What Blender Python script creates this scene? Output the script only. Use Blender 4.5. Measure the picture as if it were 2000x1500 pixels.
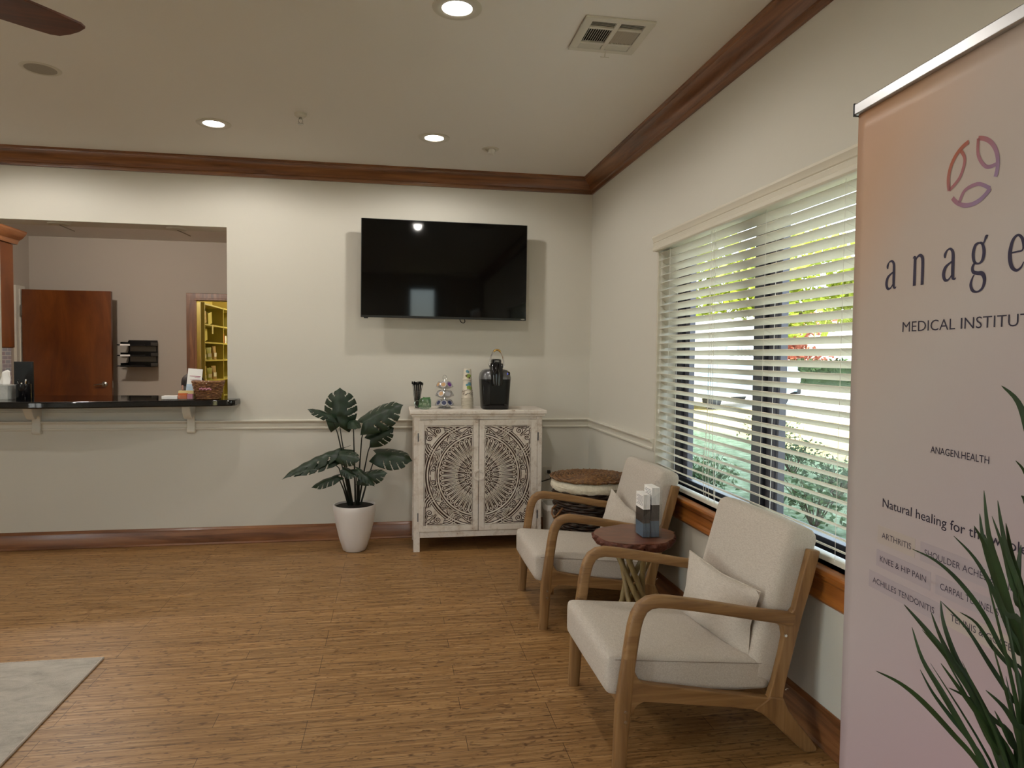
import bpy, bmesh, math, random
from math import sin, cos, pi, radians, atan2, sqrt
from mathutils import Vector, Matrix
for o in list(bpy.data.objects): bpy.data.objects.remove(o)
SC = bpy.context.scene
COL = SC.collection
# ---------------- camera ----------------
cd = bpy.data.cameras.new('camera'); cam = bpy.data.objects.new('camera', cd); COL.objects.link(cam)
cd.sensor_fit = 'HORIZONTAL'; cd.sensor_width = 36.0; cd.lens = 36.0*1351.0/2000.0; cd.clip_start = 0.05; cd.clip_end = 300
R_ = Vector((0.98573183, -0.16801126, 0.01024542)); U_ = Vector((-0.00335212, 0.0412612, 0.99914277)); F_ = Vector((0.16828998, 0.98492118, -0.04010928))
cam.matrix_world = Matrix(((R_.x, U_.x, -F_.x, -1.539), (R_.y, U_.y, -F_.y, -5.329), (R_.z, U_.z, -F_.z, 1.4), (0, 0, 0, 1)))
SC.camera = cam
# ---------------- view ----------------
SC.view_settings.view_transform = 'Standard'; SC.view_settings.look = 'None'
SC.view_settings.gamma = 1.0; SC.view_settings.use_curve_mapping = False
SC.view_settings.exposure = EXPOSURE = 0.08
# ---------------- sky and sun ----------------
W = bpy.data.worlds.new('sky'); SC.world = W; W.use_nodes = True
wn = W.node_tree.nodes; wl = W.node_tree.links
bg = wn['Background']; sk = wn.new('ShaderNodeTexSky'); sk.sky_type = 'NISHITA'; sk.sun_disc = False
sk.sun_elevation = radians(42); sk.sun_rotation = radians(-90); sk.altitude = 100; sk.air_density = 1.0; sk.dust_density = 2.0
hs = wn.new('ShaderNodeHueSaturation'); hs.inputs['Saturation'].default_value = .55; wl.new(sk.outputs[0], hs.inputs['Color']); wl.new(hs.outputs[0], bg.inputs[0]); bg.inputs[1].default_value = 1.6
sl = bpy.data.lights.new('sun', 'SUN'); sl.energy = 13.0; sl.angle = radians(1.0); sl.color = (1.0, .93, .80)
so = bpy.data.objects.new('sun', sl); COL.objects.link(so); so.location = (-20, -4, 20)
so.rotation_euler = Vector((0.76, 0.16, -0.64)).to_track_quat('-Z', 'Y').to_euler()
# ---------------- colours and materials ----------------
def lin(h):
    h = h.lstrip('#'); c = [int(h[i:i+2], 16)/255 for i in (0, 2, 4)]
    return tuple((x/12.92 if x <= .04045 else ((x+.055)/1.055)**2.4) for x in c)+(1.0,)
MATS = {}
def nt(name):
    m = bpy.data.materials.new(name); m.use_nodes = True; MATS[name] = m
    return m, m.node_tree.nodes, m.node_tree.links, m.node_tree.nodes['Principled BSDF']
def coords(n, l, scale, kind='Object', rot=(0, 0, 0)):
    tc = n.new('ShaderNodeTexCoord'); mp = n.new('ShaderNodeMapping'); mp.inputs['Scale'].default_value = scale; mp.inputs['Rotation'].default_value = rot
    l.new(tc.outputs[kind], mp.inputs[0]); return mp.outputs[0]
def ramp(n, l, src, stops):
    r = n.new('ShaderNodeValToRGB'); el = r.color_ramp.elements
    while len(el) > 1: el.remove(el[-1])
    el[0].position = stops[0][0]; el[0].color = stops[0][1]
    for p, c in stops[1:]:
        e = el.new(p); e.color = c
    l.new(src, r.inputs[0]); return r.outputs[0]
def noise(n, l, vec, scale, detail=4, rough=.55, dist=0):
    t = n.new('ShaderNodeTexNoise'); t.inputs['Scale'].default_value = scale; t.inputs['Detail'].default_value = detail
    t.inputs['Roughness'].default_value = rough; t.inputs['Distortion'].default_value = dist
    if vec: l.new(vec, t.inputs['Vector'])
    return t.outputs['Fac']
def bump(n, l, b, src, strength, dist=.01):
    bm_ = n.new('ShaderNodeBump'); bm_.inputs['Strength'].default_value = strength; bm_.inputs['Distance'].default_value = dist
    l.new(src, bm_.inputs['Height']); l.new(bm_.outputs[0], b.inputs['Normal'])
def plain(name, col, rough=.5, metal=0, bscale=0, bstr=.2, bd=.002, var=0, spec=None, trans=0, ior=None, coat=0, emit=None, es=0, alpha=None, kind='Object'):
    m, n, l, b = nt(name); c = lin(col)
    b.inputs['Base Color'].default_value = c; b.inputs['Roughness'].default_value = rough; b.inputs['Metallic'].default_value = metal
    if spec is not None: b.inputs['Specular IOR Level'].default_value = spec
    if trans: b.inputs['Transmission Weight'].default_value = trans
    if ior: b.inputs['IOR'].default_value = ior
    if coat: b.inputs['Coat Weight'].default_value = coat; b.inputs['Coat Roughness'].default_value = .06
    if emit: b.inputs['Emission Color'].default_value = lin(emit); b.inputs['Emission Strength'].default_value = es
    if bscale or var:
        v = coords(n, l, (1, 1, 1), kind); f = noise(n, l, v, bscale or 8, 5)
        if bscale: bump(n, l, b, f, bstr, bd)
        if var:
            d = tuple(x*(1-var) for x in c[:3])+(1,)
            l.new(ramp(n, l, f, [(.35, d), (.65, c)]), b.inputs['Base Color'])
    return m
def wood(name, dark, mid, light, axis='x', sc=1.0, rough=.35, coat=0, st=(1.4, 22)):
    m, n, l, b = nt(name); s = {'x': (st[0], st[1], st[1]), 'y': (st[1], st[0], st[1]), 'z': (st[1], st[1], st[0])}[axis]
    v = coords(n, l, tuple(k*sc for k in s)); f = noise(n, l, v, 1.0, 8, .62, .6)
    l.new(ramp(n, l, f, [(.28, lin(dark)), (.5, lin(mid)), (.72, lin(light))]), b.inputs['Base Color'])
    b.inputs['Roughness'].default_value = rough
    if coat: b.inputs['Coat Weight'].default_value = coat; b.inputs['Coat Roughness'].default_value = .15
    bump(n, l, b, f, .12, .002); return m
def slat_bsdf():
    m = MATS['slat_white']; n = m.node_tree.nodes; l = m.node_tree.links; t = n.new('ShaderNodeBsdfTranslucent'); t.inputs[0].default_value = lin('#E8E2CE'); x = n.new('ShaderNodeMixShader'); x.inputs[0].default_value = .22
    l.new(n['Principled BSDF'].outputs[0], x.inputs[1]); l.new(t.outputs[0], x.inputs[2]); l.new(x.outputs[0], n['Material Output'].inputs[0])
wallm = plain('cream_wall_paint', '#D2CEC3', .62, 0, 9, .35, .004)
wall2 = plain('grey_wall_paint', '#B9B0A4', .65, 0, 9, .35, .004)
ceilm = plain('ceiling_paint', '#E2DED7', .8, 0, 60, .25, .002)
trimw = plain('white_trim_paint', '#D8D3C6', .35)
olive = plain('olive_wall_paint', '#BDAA58', .7)
for ax in 'xyz':
    wood('cherry_'+ax, '#4A2813', '#7E5030', '#9C6A43', ax, 1.0, .3, .3)
    wood('oak_'+ax, '#6F4E2E', '#8B673F', '#A07B50', ax, 1.6, .45, 0)
wood('red_sill', '#7A4018', '#A0602A', '#B87534', 'y', 1.0, .3, .4)
wood('door_veneer', '#4A230C', '#64330F', '#7A4418', 'z', .8, .32, .3, (1.5, 6))
wood('fan_wood', '#3B1A0C', '#55280F', '#6A3518', 'x', 1.0, .5)
wood('walnut_slice', '#4A2414', '#6A3A24', '#7F4A30', 'x', 1.0, .4, .3, (5, 12))
wood('bark_edge', '#3A1A10', '#5C2E1E', '#74402C', 'z', 2.0, .7)
wood('bamboo_cane', '#6E5A38', '#8E7A50', '#A89468', 'z', 1.0, .5)
def floor_mat():
    m, n, l, b = nt('bamboo_plank_floor')
    v = coords(n, l, (1, 1, 1))
    br = n.new('ShaderNodeTexBrick'); br.offset = .37; br.offset_frequency = 3; br.squash = 1.0
    br.inputs['Color1'].default_value = (1, 1, 1, 1); br.inputs['Color2'].default_value = (0.55, .55, .55, 1); br.inputs['Mortar'].default_value = (0, 0, 0, 1)
    br.inputs['Scale'].default_value = 1.0; br.inputs['Mortar Size'].default_value = .0011; br.inputs['Mortar Smooth'].default_value = .1
    br.inputs['Bias'].default_value = 0; br.inputs['Brick Width'].default_value = .93; br.inputs['Row Height'].default_value = .098
    l.new(v, br.inputs['Vector'])
    f = noise(n, l, coords(n, l, (3.0, 75, 1)), 1.0, 8, .7, .3)
    base = ramp(n, l, f, [(.26, lin('#6A4826')), (.5, lin('#A0784A')), (.74, lin('#C8A070'))])
    # bamboo knuckles
    k = noise(n, l, coords(n, l, (22, 60, 1)), 1.0, 2, .5, .8)
    kr = ramp(n, l, k, [(.56, (0, 0, 0, 1)), (.68, (.75, .75, .75, 1))])
    mx = n.new('ShaderNodeMixRGB'); mx.blend_type = 'MIX'; l.new(kr, mx.inputs[0]); l.new(base, mx.inputs[1]); mx.inputs[2].default_value = lin('#604024')
    # plank tone
    g = n.new('ShaderNodeMixRGB'); g.blend_type = 'MULTIPLY'; g.inputs[0].default_value = .38; l.new(mx.outputs[0], g.inputs[1]); l.new(br.outputs['Color'], g.inputs[2])
    d = n.new('ShaderNodeMixRGB'); d.blend_type = 'MIX'; l.new(g.outputs[0], d.inputs[1]); d.inputs[2].default_value = lin('#2E1B0E')
    big = noise(n, l, coords(n, l, (1, 1, 1)), .8, 2)
    mm = n.new('ShaderNodeMath'); mm.operation = 'MULTIPLY'; mm.inputs[1].default_value = .75; l.new(br.outputs['Fac'], mm.inputs[0]); l.new(mm.outputs[0], d.inputs[0])
    l.new(d.outputs[0], b.inputs['Base Color']); b.inputs['Roughness'].default_value = .33; b.inputs['Specular IOR Level'].default_value = .32
    l.new(ramp(n, l, f, [(.2, (.46, .46, .46, 1)), (.8, (.34, .34, .34, 1))]), b.inputs['Roughness'])
    bump(n, l, b, f, .25, .0015)
floor_mat()
def fabric(name, c1, c2, sc=260):
    m, n, l, b = nt(name); v = coords(n, l, (1, 1, 1)); f = noise(n, l, v, sc, 3, .7); g = noise(n, l, coords(n, l, (1, .25, 1)), sc*.6, 3, .7)
    mx = n.new('ShaderNodeMath'); mx.operation = 'ADD'; l.new(f, mx.inputs[0]); l.new(g, mx.inputs[1])
    mu = n.new('ShaderNodeMath'); mu.operation = 'MULTIPLY'; mu.inputs[1].default_value = .5; l.new(mx.outputs[0], mu.inputs[0])
    l.new(ramp(n, l, mu.outputs[0], [(.38, lin(c1)), (.62, lin(c2))]), b.inputs['Base Color'])
    b.inputs['Roughness'].default_value = .95; b.inputs['Specular IOR Level'].default_value = .1; b.inputs['Sheen Weight'].default_value = .15
    bump(n, l, b, f, .5, .0015)
fabric('linen_oatmeal', '#B2A79B', '#CDC4B9', 480); fabric('linen_pillow', '#B7ACA0', '#CEC5BA', 420); plain('piping', '#93877B', .9); fabric('basket_liner', '#C9C0AA', '#E0D8C4', 60)
def whitewash():
    m, n, l, b = nt('distressed_whitewash'); v = coords(n, l, (1, 1, 1)); f = noise(n, l, v, 14, 10, .72); f2 = noise(n, l, v, 90, 4, .6)
    c = ramp(n, l, f, [(.29, lin('#96765E')), (.38, lin('#CDC0B2')), (.52, lin('#E2DAD0')), (.8, lin('#D8CEC3'))])
    s = ramp(n, l, f2, [(.27, (1, 1, 1, 1)), (.31, (0, 0, 0, 1))])
    mx = n.new('ShaderNodeMixRGB'); l.new(s, mx.inputs[0]); l.new(c, mx.inputs[1]); mx.inputs[2].default_value = lin('#6A4A36'); l.new(mx.outputs[0], b.inputs['Base Color'])
    b.inputs['Roughness'].default_value = .6; bump(n, l, b, f, .3, .002)
whitewash()
plain('carving_brown', '#40251A', .7, 0, 40, .3, .002, .3)
def granite():
    m, n, l, b = nt('black_granite'); v = coords(n, l, (1, 1, 1)); f = noise(n, l, v, 160, 3, .6)
    l.new(ramp(n, l, f, [(.62, lin('#0B0B0C')), (.72, lin('#3A3A40'))]), b.inputs['Base Color']); b.inputs['Roughness'].default_value = .06
granite()
def rugm():
    m, n, l, b = nt('rug_pile'); v = coords(n, l, (1, 1, 1)); f = noise(n, l, coords(n, l, (1, 2.2, 1)), 6, 10, .75, .4); g = noise(n, l, v, 220, 3)
    c = ramp(n, l, f, [(.3, lin('#9A958D')), (.5, lin('#B6B0A6')), (.7, lin('#C6C0B6'))]); l.new(c, b.inputs['Base Color'])
    b.inputs['Roughness'].default_value = 1.0; b.inputs['Specular IOR Level'].default_value = 0; bump(n, l, b, g, .6, .004)
rugm()
def bannerm():
    m, n, l, b = nt('banner_print'); tc = n.new('ShaderNodeTexCoord'); sp = n.new('ShaderNodeSeparateXYZ'); l.new(tc.outputs['Object'], sp.inputs[0])
    ma = n.new('ShaderNodeMath'); ma.operation = 'MULTIPLY_ADD'; ma.inputs[1].default_value = -1.1; l.new(sp.outputs['X'], ma.inputs[0]); l.new(sp.outputs['Z'], ma.inputs[2])
    mr = n.new('ShaderNodeMapRange'); mr.inputs['From Min'].default_value = 0.2; mr.inputs['From Max'].default_value = 2.0; l.new(ma.outputs[0], mr.inputs[0])
    c = ramp(n, l, mr.outputs[0], [(0, lin('#AA949C')), (.25, lin('#AEA2A5')), (.5, lin('#B4ABA8')), (.7, lin('#B6A79D')), (.86, lin('#BE9A7E')), (1, lin('#C0906C'))])
    l.new(c, b.inputs['Base Color']); b.inputs['Roughness'].default_value = .45; b.inputs['Specular IOR Level'].default_value = .35
    f = noise(n, l, coords(n, l, (400, 400, 60)), 1, 2); bump(n, l, b, f, .12, .0006)
    lg, n, l, b = nt('banner_logo_ink'); tc = n.new('ShaderNodeTexCoord'); sp = n.new('ShaderNodeSeparateXYZ'); l.new(tc.outputs['Object'], sp.inputs[0])
    ma = n.new('ShaderNodeMath'); ma.operation = 'MULTIPLY_ADD'; ma.inputs[1].default_value = -1; l.new(sp.outputs['X'], ma.inputs[0]); l.new(sp.outputs['Z'], ma.inputs[2])
    mr = n.new('ShaderNodeMapRange'); mr.inputs['From Min'].default_value = 1.32; mr.inputs['From Max'].default_value = 1.48; l.new(ma.outputs[0], mr.inputs[0])
    l.new(ramp(n, l, mr.outputs[0], [(0, lin('#8A7090')), (.45, lin('#9A6676')), (1, lin('#A0502E'))]), b.inputs['Base Color']); b.inputs['Roughness'].default_value = .6
bannerm()
plain('banner_ink', '#1E1638', .6); plain('banner_ink_thin', '#241E34', .6); plain('banner_pill_peach', '#B0A49E', .5); plain('banner_pill_lilac', '#A59AA0', .5)
plain('brushed_aluminium', '#C0C0C2', .35, .9); plain('chrome', '#D8D8DA', .12, 1.0); plain('dark_cap', '#3A3C42', .5)
plain('tv_screen', '#030303', .045, 0, spec=.3); plain('tv_bezel', '#0A0A0A', .35); plain('black_plastic', '#080809', .3, spec=.35); plain('black_gloss', '#0A0A0D', .1); plain('grey_plastic', '#6E6E70', .3, .6)
plain('white_ceramic', '#E6E0DC', .3, 0, 12, .1, .002); plain('soil', '#1A120C', .95, 0, 60, .8, .01)
plain('monstera_green', '#20351F', .42, 0, 30, .25, .002, .45); plain('monstera_stem', '#11180F', .5)
plain('grass_blade_green', '#27401E', .5, 0, 20, .2, .001, .5); plain('white_plastic', '#DEDBD4', .4); plain('offwhite_metal', '#CBC6B8', .45)
plain('dark_void', '#080706', .9); plain('speaker_mesh', '#9E978A', .8, 0, 400, .5, .002); plain('blue_led', '#3344FF', .4, emit='#5566FF', es=3)
plain('paper_white', '#EDEBE8', .7); plain('paper_blue', '#B9CDE0', .7); plain('ink_grey', '#77777C', .7); plain('ink_pink', '#B06A80', .7); plain('brochure_photo', '#4A4038', .5, 0, 30, .1, .001, .6); plain('brochure_blue', '#5E7386', .5)
plain('orange_card', '#C4622A', .6); plain('yellow_card', '#D8C890', .6); plain('rubber', '#151515', .7); plain('tea_green', '#4F7A4A', .6); plain('tea_print', '#BFD0B4', .6)
plain('paper_cup', '#DDD3C2', .7); plain('cup_teal', '#5F8F9E', .7); plain('cup_green', '#8FA64E', .7); plain('cup_brown', '#5E4636', .7)
plain('pod_foil_silver', '#B0AFB4', .5, .3); plain('pod_white', '#C9C7C5', .5); plain('pod_purple', '#6A3A86', .4); plain('pod_orange', '#C39A6A', .4); plain('pod_navy', '#2E3658', .4)
plain('brass', '#C9A560', .25, 1.0); plain('skin', '#B98772', .6); plain('hair_dark', '#1D1412', .6, 0, 120, .5, .003); plain('shirt_navy', '#20222E', .9); plain('yarn_pink', '#C98A98', .9, 0, 200, .5, .003, .3); plain('ribbon_white', '#E6DED2', .7)
plain('tissue_box_grey', '#B9BAB6', .7, 0, 18, .1, .001, .25); plain('tissue', '#F2F0EC', .8)
plain('shelf_olive', '#B8AC5A', .5); plain('bag_cream', '#D8C88A', .6, 0, 30, .2, .003, .2); plain('bag_kraft', '#A98A58', .7); plain('bag_green', '#B4B86A', .6)
plain('slat_white', '#EBE5D6', .4); slat_bsdf(); plain('bronze_frame', '#2C2A30', .4, .5); plain('bronze_light', '#55535A', .4, .5); plain('tile_white', '#C9CDD0', .2)
plain('cord_white', '#E8E4DA', .7); plain('metal_satin', '#A8A49A', .3, 1.0)
def wicker(name, a, b_, c):
    m, n, l, b = nt(name); f = noise(n, l, coords(n, l, (1, 1, 1)), 45, 5, .7)
    l.new(ramp(n, l, f, [(.3, lin(a)), (.5, lin(b_)), (.7, lin(c))]), b.inputs['Base Color']); b.inputs['Roughness'].default_value = .5
wicker('wicker_dark', '#140C06', '#2C1A0E', '#4A2E1A'); wicker('wicker_lid', '#3A2412', '#6E4A28', '#9A7444'); wicker('wicker_light', '#4A2A16', '#7E5230', '#B08450')
plain('fan_metal', '#4A382A', .35, .8); plain('acrylic', '#F4F6F8', .05, 0, trans=.95, ior=1.2)
def glassm(name, tint, mix):
    m, n, l, b = nt(name); n.remove(b); o = n['Material Output']; t = n.new('ShaderNodeBsdfTransparent'); t.inputs[0].default_value = tint; g = n.new('ShaderNodeBsdfGlossy'); g.inputs['Roughness'].default_value = .02
    x = n.new('ShaderNodeMixShader'); x.inputs[0].default_value = mix; l.new(t.outputs[0], x.inputs[1]); l.new(g.outputs[0], x.inputs[2]); l.new(x.outputs[0], o.inputs[0])
glassm('window_glass', (.93, .96, .95, 1), .05); glassm('clear_glass', (.86, .92, .88, 1), .14); glassm('clear_plastic', (.975, .98, .985, 1), .06)
def groundm(name, cs, sc, bs=.5):
    m, n, l, b = nt(name); f = noise(n, l, coords(n, l, (1, 1, 1)), sc, 8, .7)
    l.new(ramp(n, l, f, [(.3, lin(cs[0])), (.5, lin(cs[1])), (.7, lin(cs[2]))]), b.inputs['Base Color']); b.inputs['Roughness'].default_value = 1; b.inputs['Specular IOR Level'].default_value = .1; bump(n, l, b, f, bs, .05)
groundm('lawn_golden', ('#7C7A50', '#AFA06C', '#D0C094'), 6); groundm('shade_bed', ('#3E4A34', '#6A7A5C', '#94A288'), 9); groundm('driveway_concrete', ('#B8B2A8', '#C8C2B8', '#D2CCC2'), 2, .1)
groundm('hedge_leaf', ('#26361E', '#44583A', '#64784E'), 12); groundm('leaf_yellow_green', ('#7E8A28', '#A8B440', '#C8CC68'), 9); groundm('leaf_red', ('#7A3A2A', '#A8604A', '#C08868'), 9); groundm('leaf_dark', ('#2C3A2C', '#3E5038', '#5A6A48'), 15)
plain('bark', '#4A3A2C', .9); plain('van_white', '#DCE0E4', .3); plain('van_blue', '#8FA7BC', .3); plain('van_glass', '#2A333C', .1); plain('tyre', '#18181A', .8); plain('sign_grey', '#7A828A', .6)
plain('bulb_lens', '#FFFFFF', .4, emit='#FFF8F0', es=14); plain('exterior_brick', '#8A6A58', .9)
M = MATS
# ---------------- mesh helpers ----------------
class MB:
    def __init__(s): s.bm = bmesh.new(); s.mi = 0
    def face(s, vs):
        try: f = s.bm.faces.new(vs); f.material_index = s.mi; return f
        except ValueError: return None
    def box(s, x0, x1, y0, y1, z0, z1, T=None):
        P = [Vector((x, y, z)) for z in (z0, z1) for y in (y0, y1) for x in (x0, x1)]
        if T: P = [T @ p for p in P]
        v = [s.bm.verts.new(p) for p in P]
        for q in ((0, 2, 3, 1), (4, 5, 7, 6), (0, 1, 5, 4), (2, 6, 7, 3), (0, 4, 6, 2), (1, 3, 7, 5)): s.face([v[i] for i in q])
        return s
    def prism(s, pts, axis, a, b, T=None):
        def mk(p, c):
            q = {'x': (c, p[0], p[1]), 'y': (p[0], c, p[1]), 'z': (p[0], p[1], c)}[axis]; q = Vector(q); return T @ q if T else q
        A = [s.bm.verts.new(mk(p, a)) for p in pts]; B = [s.bm.verts.new(mk(p, b)) for p in pts]; n = len(pts)
        for i in range(n): s.face([A[i], A[(i+1) % n], B[(i+1) % n], B[i]])
        s.face(A[::-1]); s.face(B); return s
    def rings(s, R, close=True, cap=True):
        V = [[s.bm.verts.new(p) for p in r] for r in R]; n = len(V[0])
        for a, b in zip(V, V[1:]):
            for i in range(n if close else n-1): s.face([a[i], a[(i+1) % n], b[(i+1) % n], b[i]])
        if cap and close: s.face(V[0][::-1]); s.face(V[-1])
        return V
    def tube(s, pts, r, seg=8, cap=True, loop=False):
        pts = [Vector(p) for p in pts]; n = len(pts); rr = r if isinstance(r, (list, tuple)) else [r]*n
        R = []; up = None
        for i, p in enumerate(pts):
            if loop: t = pts[(i+1) % n]-pts[i-1]
            else: t = pts[min(i+1, n-1)]-pts[max(i-1, 0)]
            t.normalize()
            if up is None: up = Vector((0, 0, 1)) if abs(t.z) < .9 else Vector((1, 0, 0))
            a = t.cross(up)
            if a.length < 1e-5: a = t.orthogonal()
            a.normalize(); b = a.cross(t).normalized(); up = b
            R.append([p+(a*cos(2*pi*k/seg)+b*sin(2*pi*k/seg))*rr[i] for k in range(seg)])
        if loop: R.append(R[0]); s.rings(R, True, False)
        else: s.rings(R, True, cap)
        return s
    def sweep(s, pts, w, t, nrm, rnd=.3, cap=True):      # rounded rectangle swept in a plane with normal nrm
        pts = [Vector(p) for p in pts]; N = Vector(nrm).normalized(); n = len(pts); ww = w if isinstance(w, (list, tuple)) else [w]*n; R = []
        for i, p in enumerate(pts):
            d = (pts[min(i+1, n-1)]-pts[max(i-1, 0)]).normalized(); a = N.cross(d).normalized()
            hw = ww[i]/2; ht = t/2; c = min(hw, ht)*rnd*2; prof = []
            for (sx, sy, a0) in ((1, 1, 0), (-1, 1, 90), (-1, -1, 180), (1, -1, 270)):
                for k in range(4):
                    an = radians(a0+k*30); prof.append((sx*(hw-c)+c*cos(an), sy*(ht-c)+c*sin(an)))
            R.append([p+a*x+N*y for x, y in prof])
        s.rings(R, True, cap); return s
    def lathe(s, prof, seg=32, c=(0, 0, 0), cap=True, f=None, T=None):
        R = []
        for r, z in prof:
            ring = []
            for k in range(seg):
                a = 2*pi*k/seg; rr = r*(f(a, z) if f else 1); p = Vector((c[0]+rr*cos(a), c[1]+rr*sin(a), c[2]+z)); ring.append(T @ p if T else p)
            R.append(ring)
        s.rings(R, True, cap); return s
    def grid(s, fn, nu, nv):
        V = [[s.bm.verts.new(fn(i/nu, j/nv)) for j in range(nv+1)] for i in range(nu+1)]
        for i in range(nu):
            for j in range(nv): s.face([V[i][j], V[i+1][j], V[i+1][j+1], V[i][j+1]])
        return s
    def rbox(s, hx, hy, hz, r, puff=(0, 0, 0), n=10, c=(0, 0, 0), T=None, fn=None):
        c = Vector(c)
        def mp(p):
            h = Vector((hx, hy, hz)); q = Vector((p[0]*hx, p[1]*hy, p[2]*hz))
            inn = Vector([max(-(h[i]-r), min(h[i]-r, q[i])) for i in range(3)]); d = q-inn
            o = inn+d.normalized()*r if d.length > 1e-9 else q
            for i in range(3):
                j, k = (i+1) % 3, (i+2) % 3
                o[i] += math.copysign(1, p[i])*abs(p[i])**2*puff[i]*cos(p[j]*pi/2)**.7*cos(p[k]*pi/2)**.7 if abs(p[j]) < 1 and abs(p[k]) < 1 else 0
            if fn: o = fn(o)
            o = o+c; return T @ o if T else o
        e = [sin(pi/2*(-1+2*i/n)) for i in range(n+1)]
        for ax in range(3):
            for sg in (-1, 1):
                def f(u, v):
                    a, b = e[round(u*n)], e[round(v*n)]; p = [0, 0, 0]; p[ax] = sg; p[(ax+1) % 3] = a*sg; p[(ax+2) % 3] = b; return mp(p)
                s.grid(f, n, n)
        return s
    def build(s, name, mat, parent=None, loc=None, smooth=True, bev=0, bseg=2, sub=0, rot=None, solid=0, merge=True, ang=40, normals=True):
        bm_ = s.bm
        if merge: bmesh.ops.remove_doubles(bm_, verts=bm_.verts, dist=1e-6)
        if normals: bmesh.ops.recalc_face_normals(bm_, faces=bm_.faces)
        me = bpy.data.meshes.new(name); bm_.to_mesh(me); bm_.free()
        for k in (mat if isinstance(mat, (list, tuple)) else [mat]): me.materials.append(M[k] if isinstance(k, str) else k)
        o = bpy.data.objects.new(name, me); COL.objects.link(o)
        if parent: o.parent = parent
        if loc: o.location = loc
        if rot: o.rotation_euler = rot
        if smooth: me.shade_smooth(); me.set_sharp_from_angle(angle=radians(ang))
        if solid: md = o.modifiers.new('solidify', 'SOLIDIFY'); md.thickness = solid; md.offset = 0
        if bev: md = o.modifiers.new('bevel', 'BEVEL'); md.width = bev; md.segments = bseg; md.limit_method = 'ANGLE'; md.angle_limit = radians(35)
        if sub: md = o.modifiers.new('subsurf', 'SUBSURF'); md.levels = sub; md.render_levels = sub
        return o
def tag(o, label=None, cat=None, group=None, kind=None):
    for k, v in (('label', label), ('category', cat), ('group', group), ('kind', kind)):
        if v: o[k] = v
    return o
def empty(name, loc, label, cat, group=None, rz=0):
    o = bpy.data.objects.new(name, None); COL.objects.link(o); o.location = loc; o.rotation_euler = (0, 0, rz); o.empty_display_size = .1
    return tag(o, label, cat, group)
def dup(o, loc=None, parent=None, rz=None, label=None, **kw):
    c = o.copy(); COL.objects.link(c); c.parent = parent
    if loc is not None: c.location = loc
    if rz is not None: c.rotation_euler = (0, 0, rz)
    if label: c['label'] = label
    for ch in list(o.children): dup(ch, None, c)
    return c
def B(*a): return MB().box(*a)
def struct(o): return tag(o, kind='structure')
def text_bm(mb, s, x, z, height, width, y=0, depth=.0006, centre=False, T=None, off=0):
    cu = bpy.data.curves.new('lettering', 'FONT'); cu.body = s; cu.size = 1; cu.extrude = 0; cu.offset = off; cu.resolution_u = 3
    ob = bpy.data.objects.new('lettering', cu); COL.objects.link(ob); dg = bpy.context.evaluated_depsgraph_get(); dg.update()
    me = bpy.data.meshes.new_from_object(ob.evaluated_get(dg)); bpy.data.objects.remove(ob)
    xs = [v.co.x for v in me.vertices]; x0, x1 = min(xs), max(xs); sy = height/.63; sx = width/(x1-x0)
    V = []
    for v in me.vertices:
        p = Vector((x+(v.co.x-x0)*sx-(width/2 if centre else 0), y, z+v.co.y*sy)); V.append(mb.bm.verts.new(T @ p if T else p))
    fs = []
    for f in me.polygons:
        q = mb.face([V[i] for i in f.vertices]); fs.append(q)
    bpy.data.meshes.remove(me)
# ================= room shell =================
H = 2.793
w = B(-6.2, -4.33, 0, .22, 0, H); w.box(-2.737, .22, 0, .22, 0, H); w.box(-4.33, -2.737, 0, .22, 2.312, H); w.box(-4.33, -2.737, 0, .22, 0, 1.028)
struct(w.build('wall_back', wallm, smooth=False))
WY0, WY1, WZ0, WZ1 = -4.35, -1.405, .655, 2.10
w = B(0, .22, WY1, 0, 0, H); w.box(0, .22, -7, WY0, 0, H); w.box(0, .22, WY0, WY1, 0, WZ0); w.box(0, .22, WY0, WY1, WZ1, H)
struct(w.build('wall_right', wallm, smooth=False))
w = B(-6.35, -6.2, -5.0, .22, 0, H); w.box(-6.35, -6.2, -7.0, -6.7, 0, H); w.box(-6.35, -6.2, -6.7, -5.0, 0, .35); w.box(-6.35, -6.2, -6.7, -5.0, 2.4, H)
struct(w.build('wall_left', wallm, smooth=False))
lw = empty('added_fill_window', (-6.28, -5.85, .35), None, None); struct(lw); fr = MB()  # unseen window added in the left wall so daylight brightens the ceiling
for (y0, y1, z0, z1) in ((-.85, -.79, 0, 2.05), (.79, .85, 0, 2.05), (-.03, .03, .05, 2.0), (-.79, .79, 0, .05), (-.79, .79, 2.0, 2.05)): fr.box(-.03, .03, y0, y1, z0, z1)
fr.build('window_frame', 'bronze_frame', lw, smooth=False); B(-.004, .004, -.85, .85, 0, 2.05).build('glass', 'window_glass', lw, smooth=False)
struct(B(-40, -6.35, -30, 20, -.25, -.15).build('side_ground', 'driveway_concrete', smooth=False))  # unseen bright ground added outside it, bouncing sun up to the ceiling
w = B(-6.35, -1.30, -7.15, -7, 0, H); w.box(-.82, .22, -7.15, -7, 0, H); w.box(-1.30, -.82, -7.15, -7, 2.58, H); w.box(-1.30, -.82, -7.15, -7, 0, .2)
struct(w.build('wall_rear', wallm, smooth=False))
struct(B(-8, .22, -7.15, 7.2, -.12, 0).build('floor', 'bamboo_plank_floor', smooth=False))
struct(B(-6.35, .22, -7.15, .001, H, H+.12).build('ceiling', ceilm, smooth=False))
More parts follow.
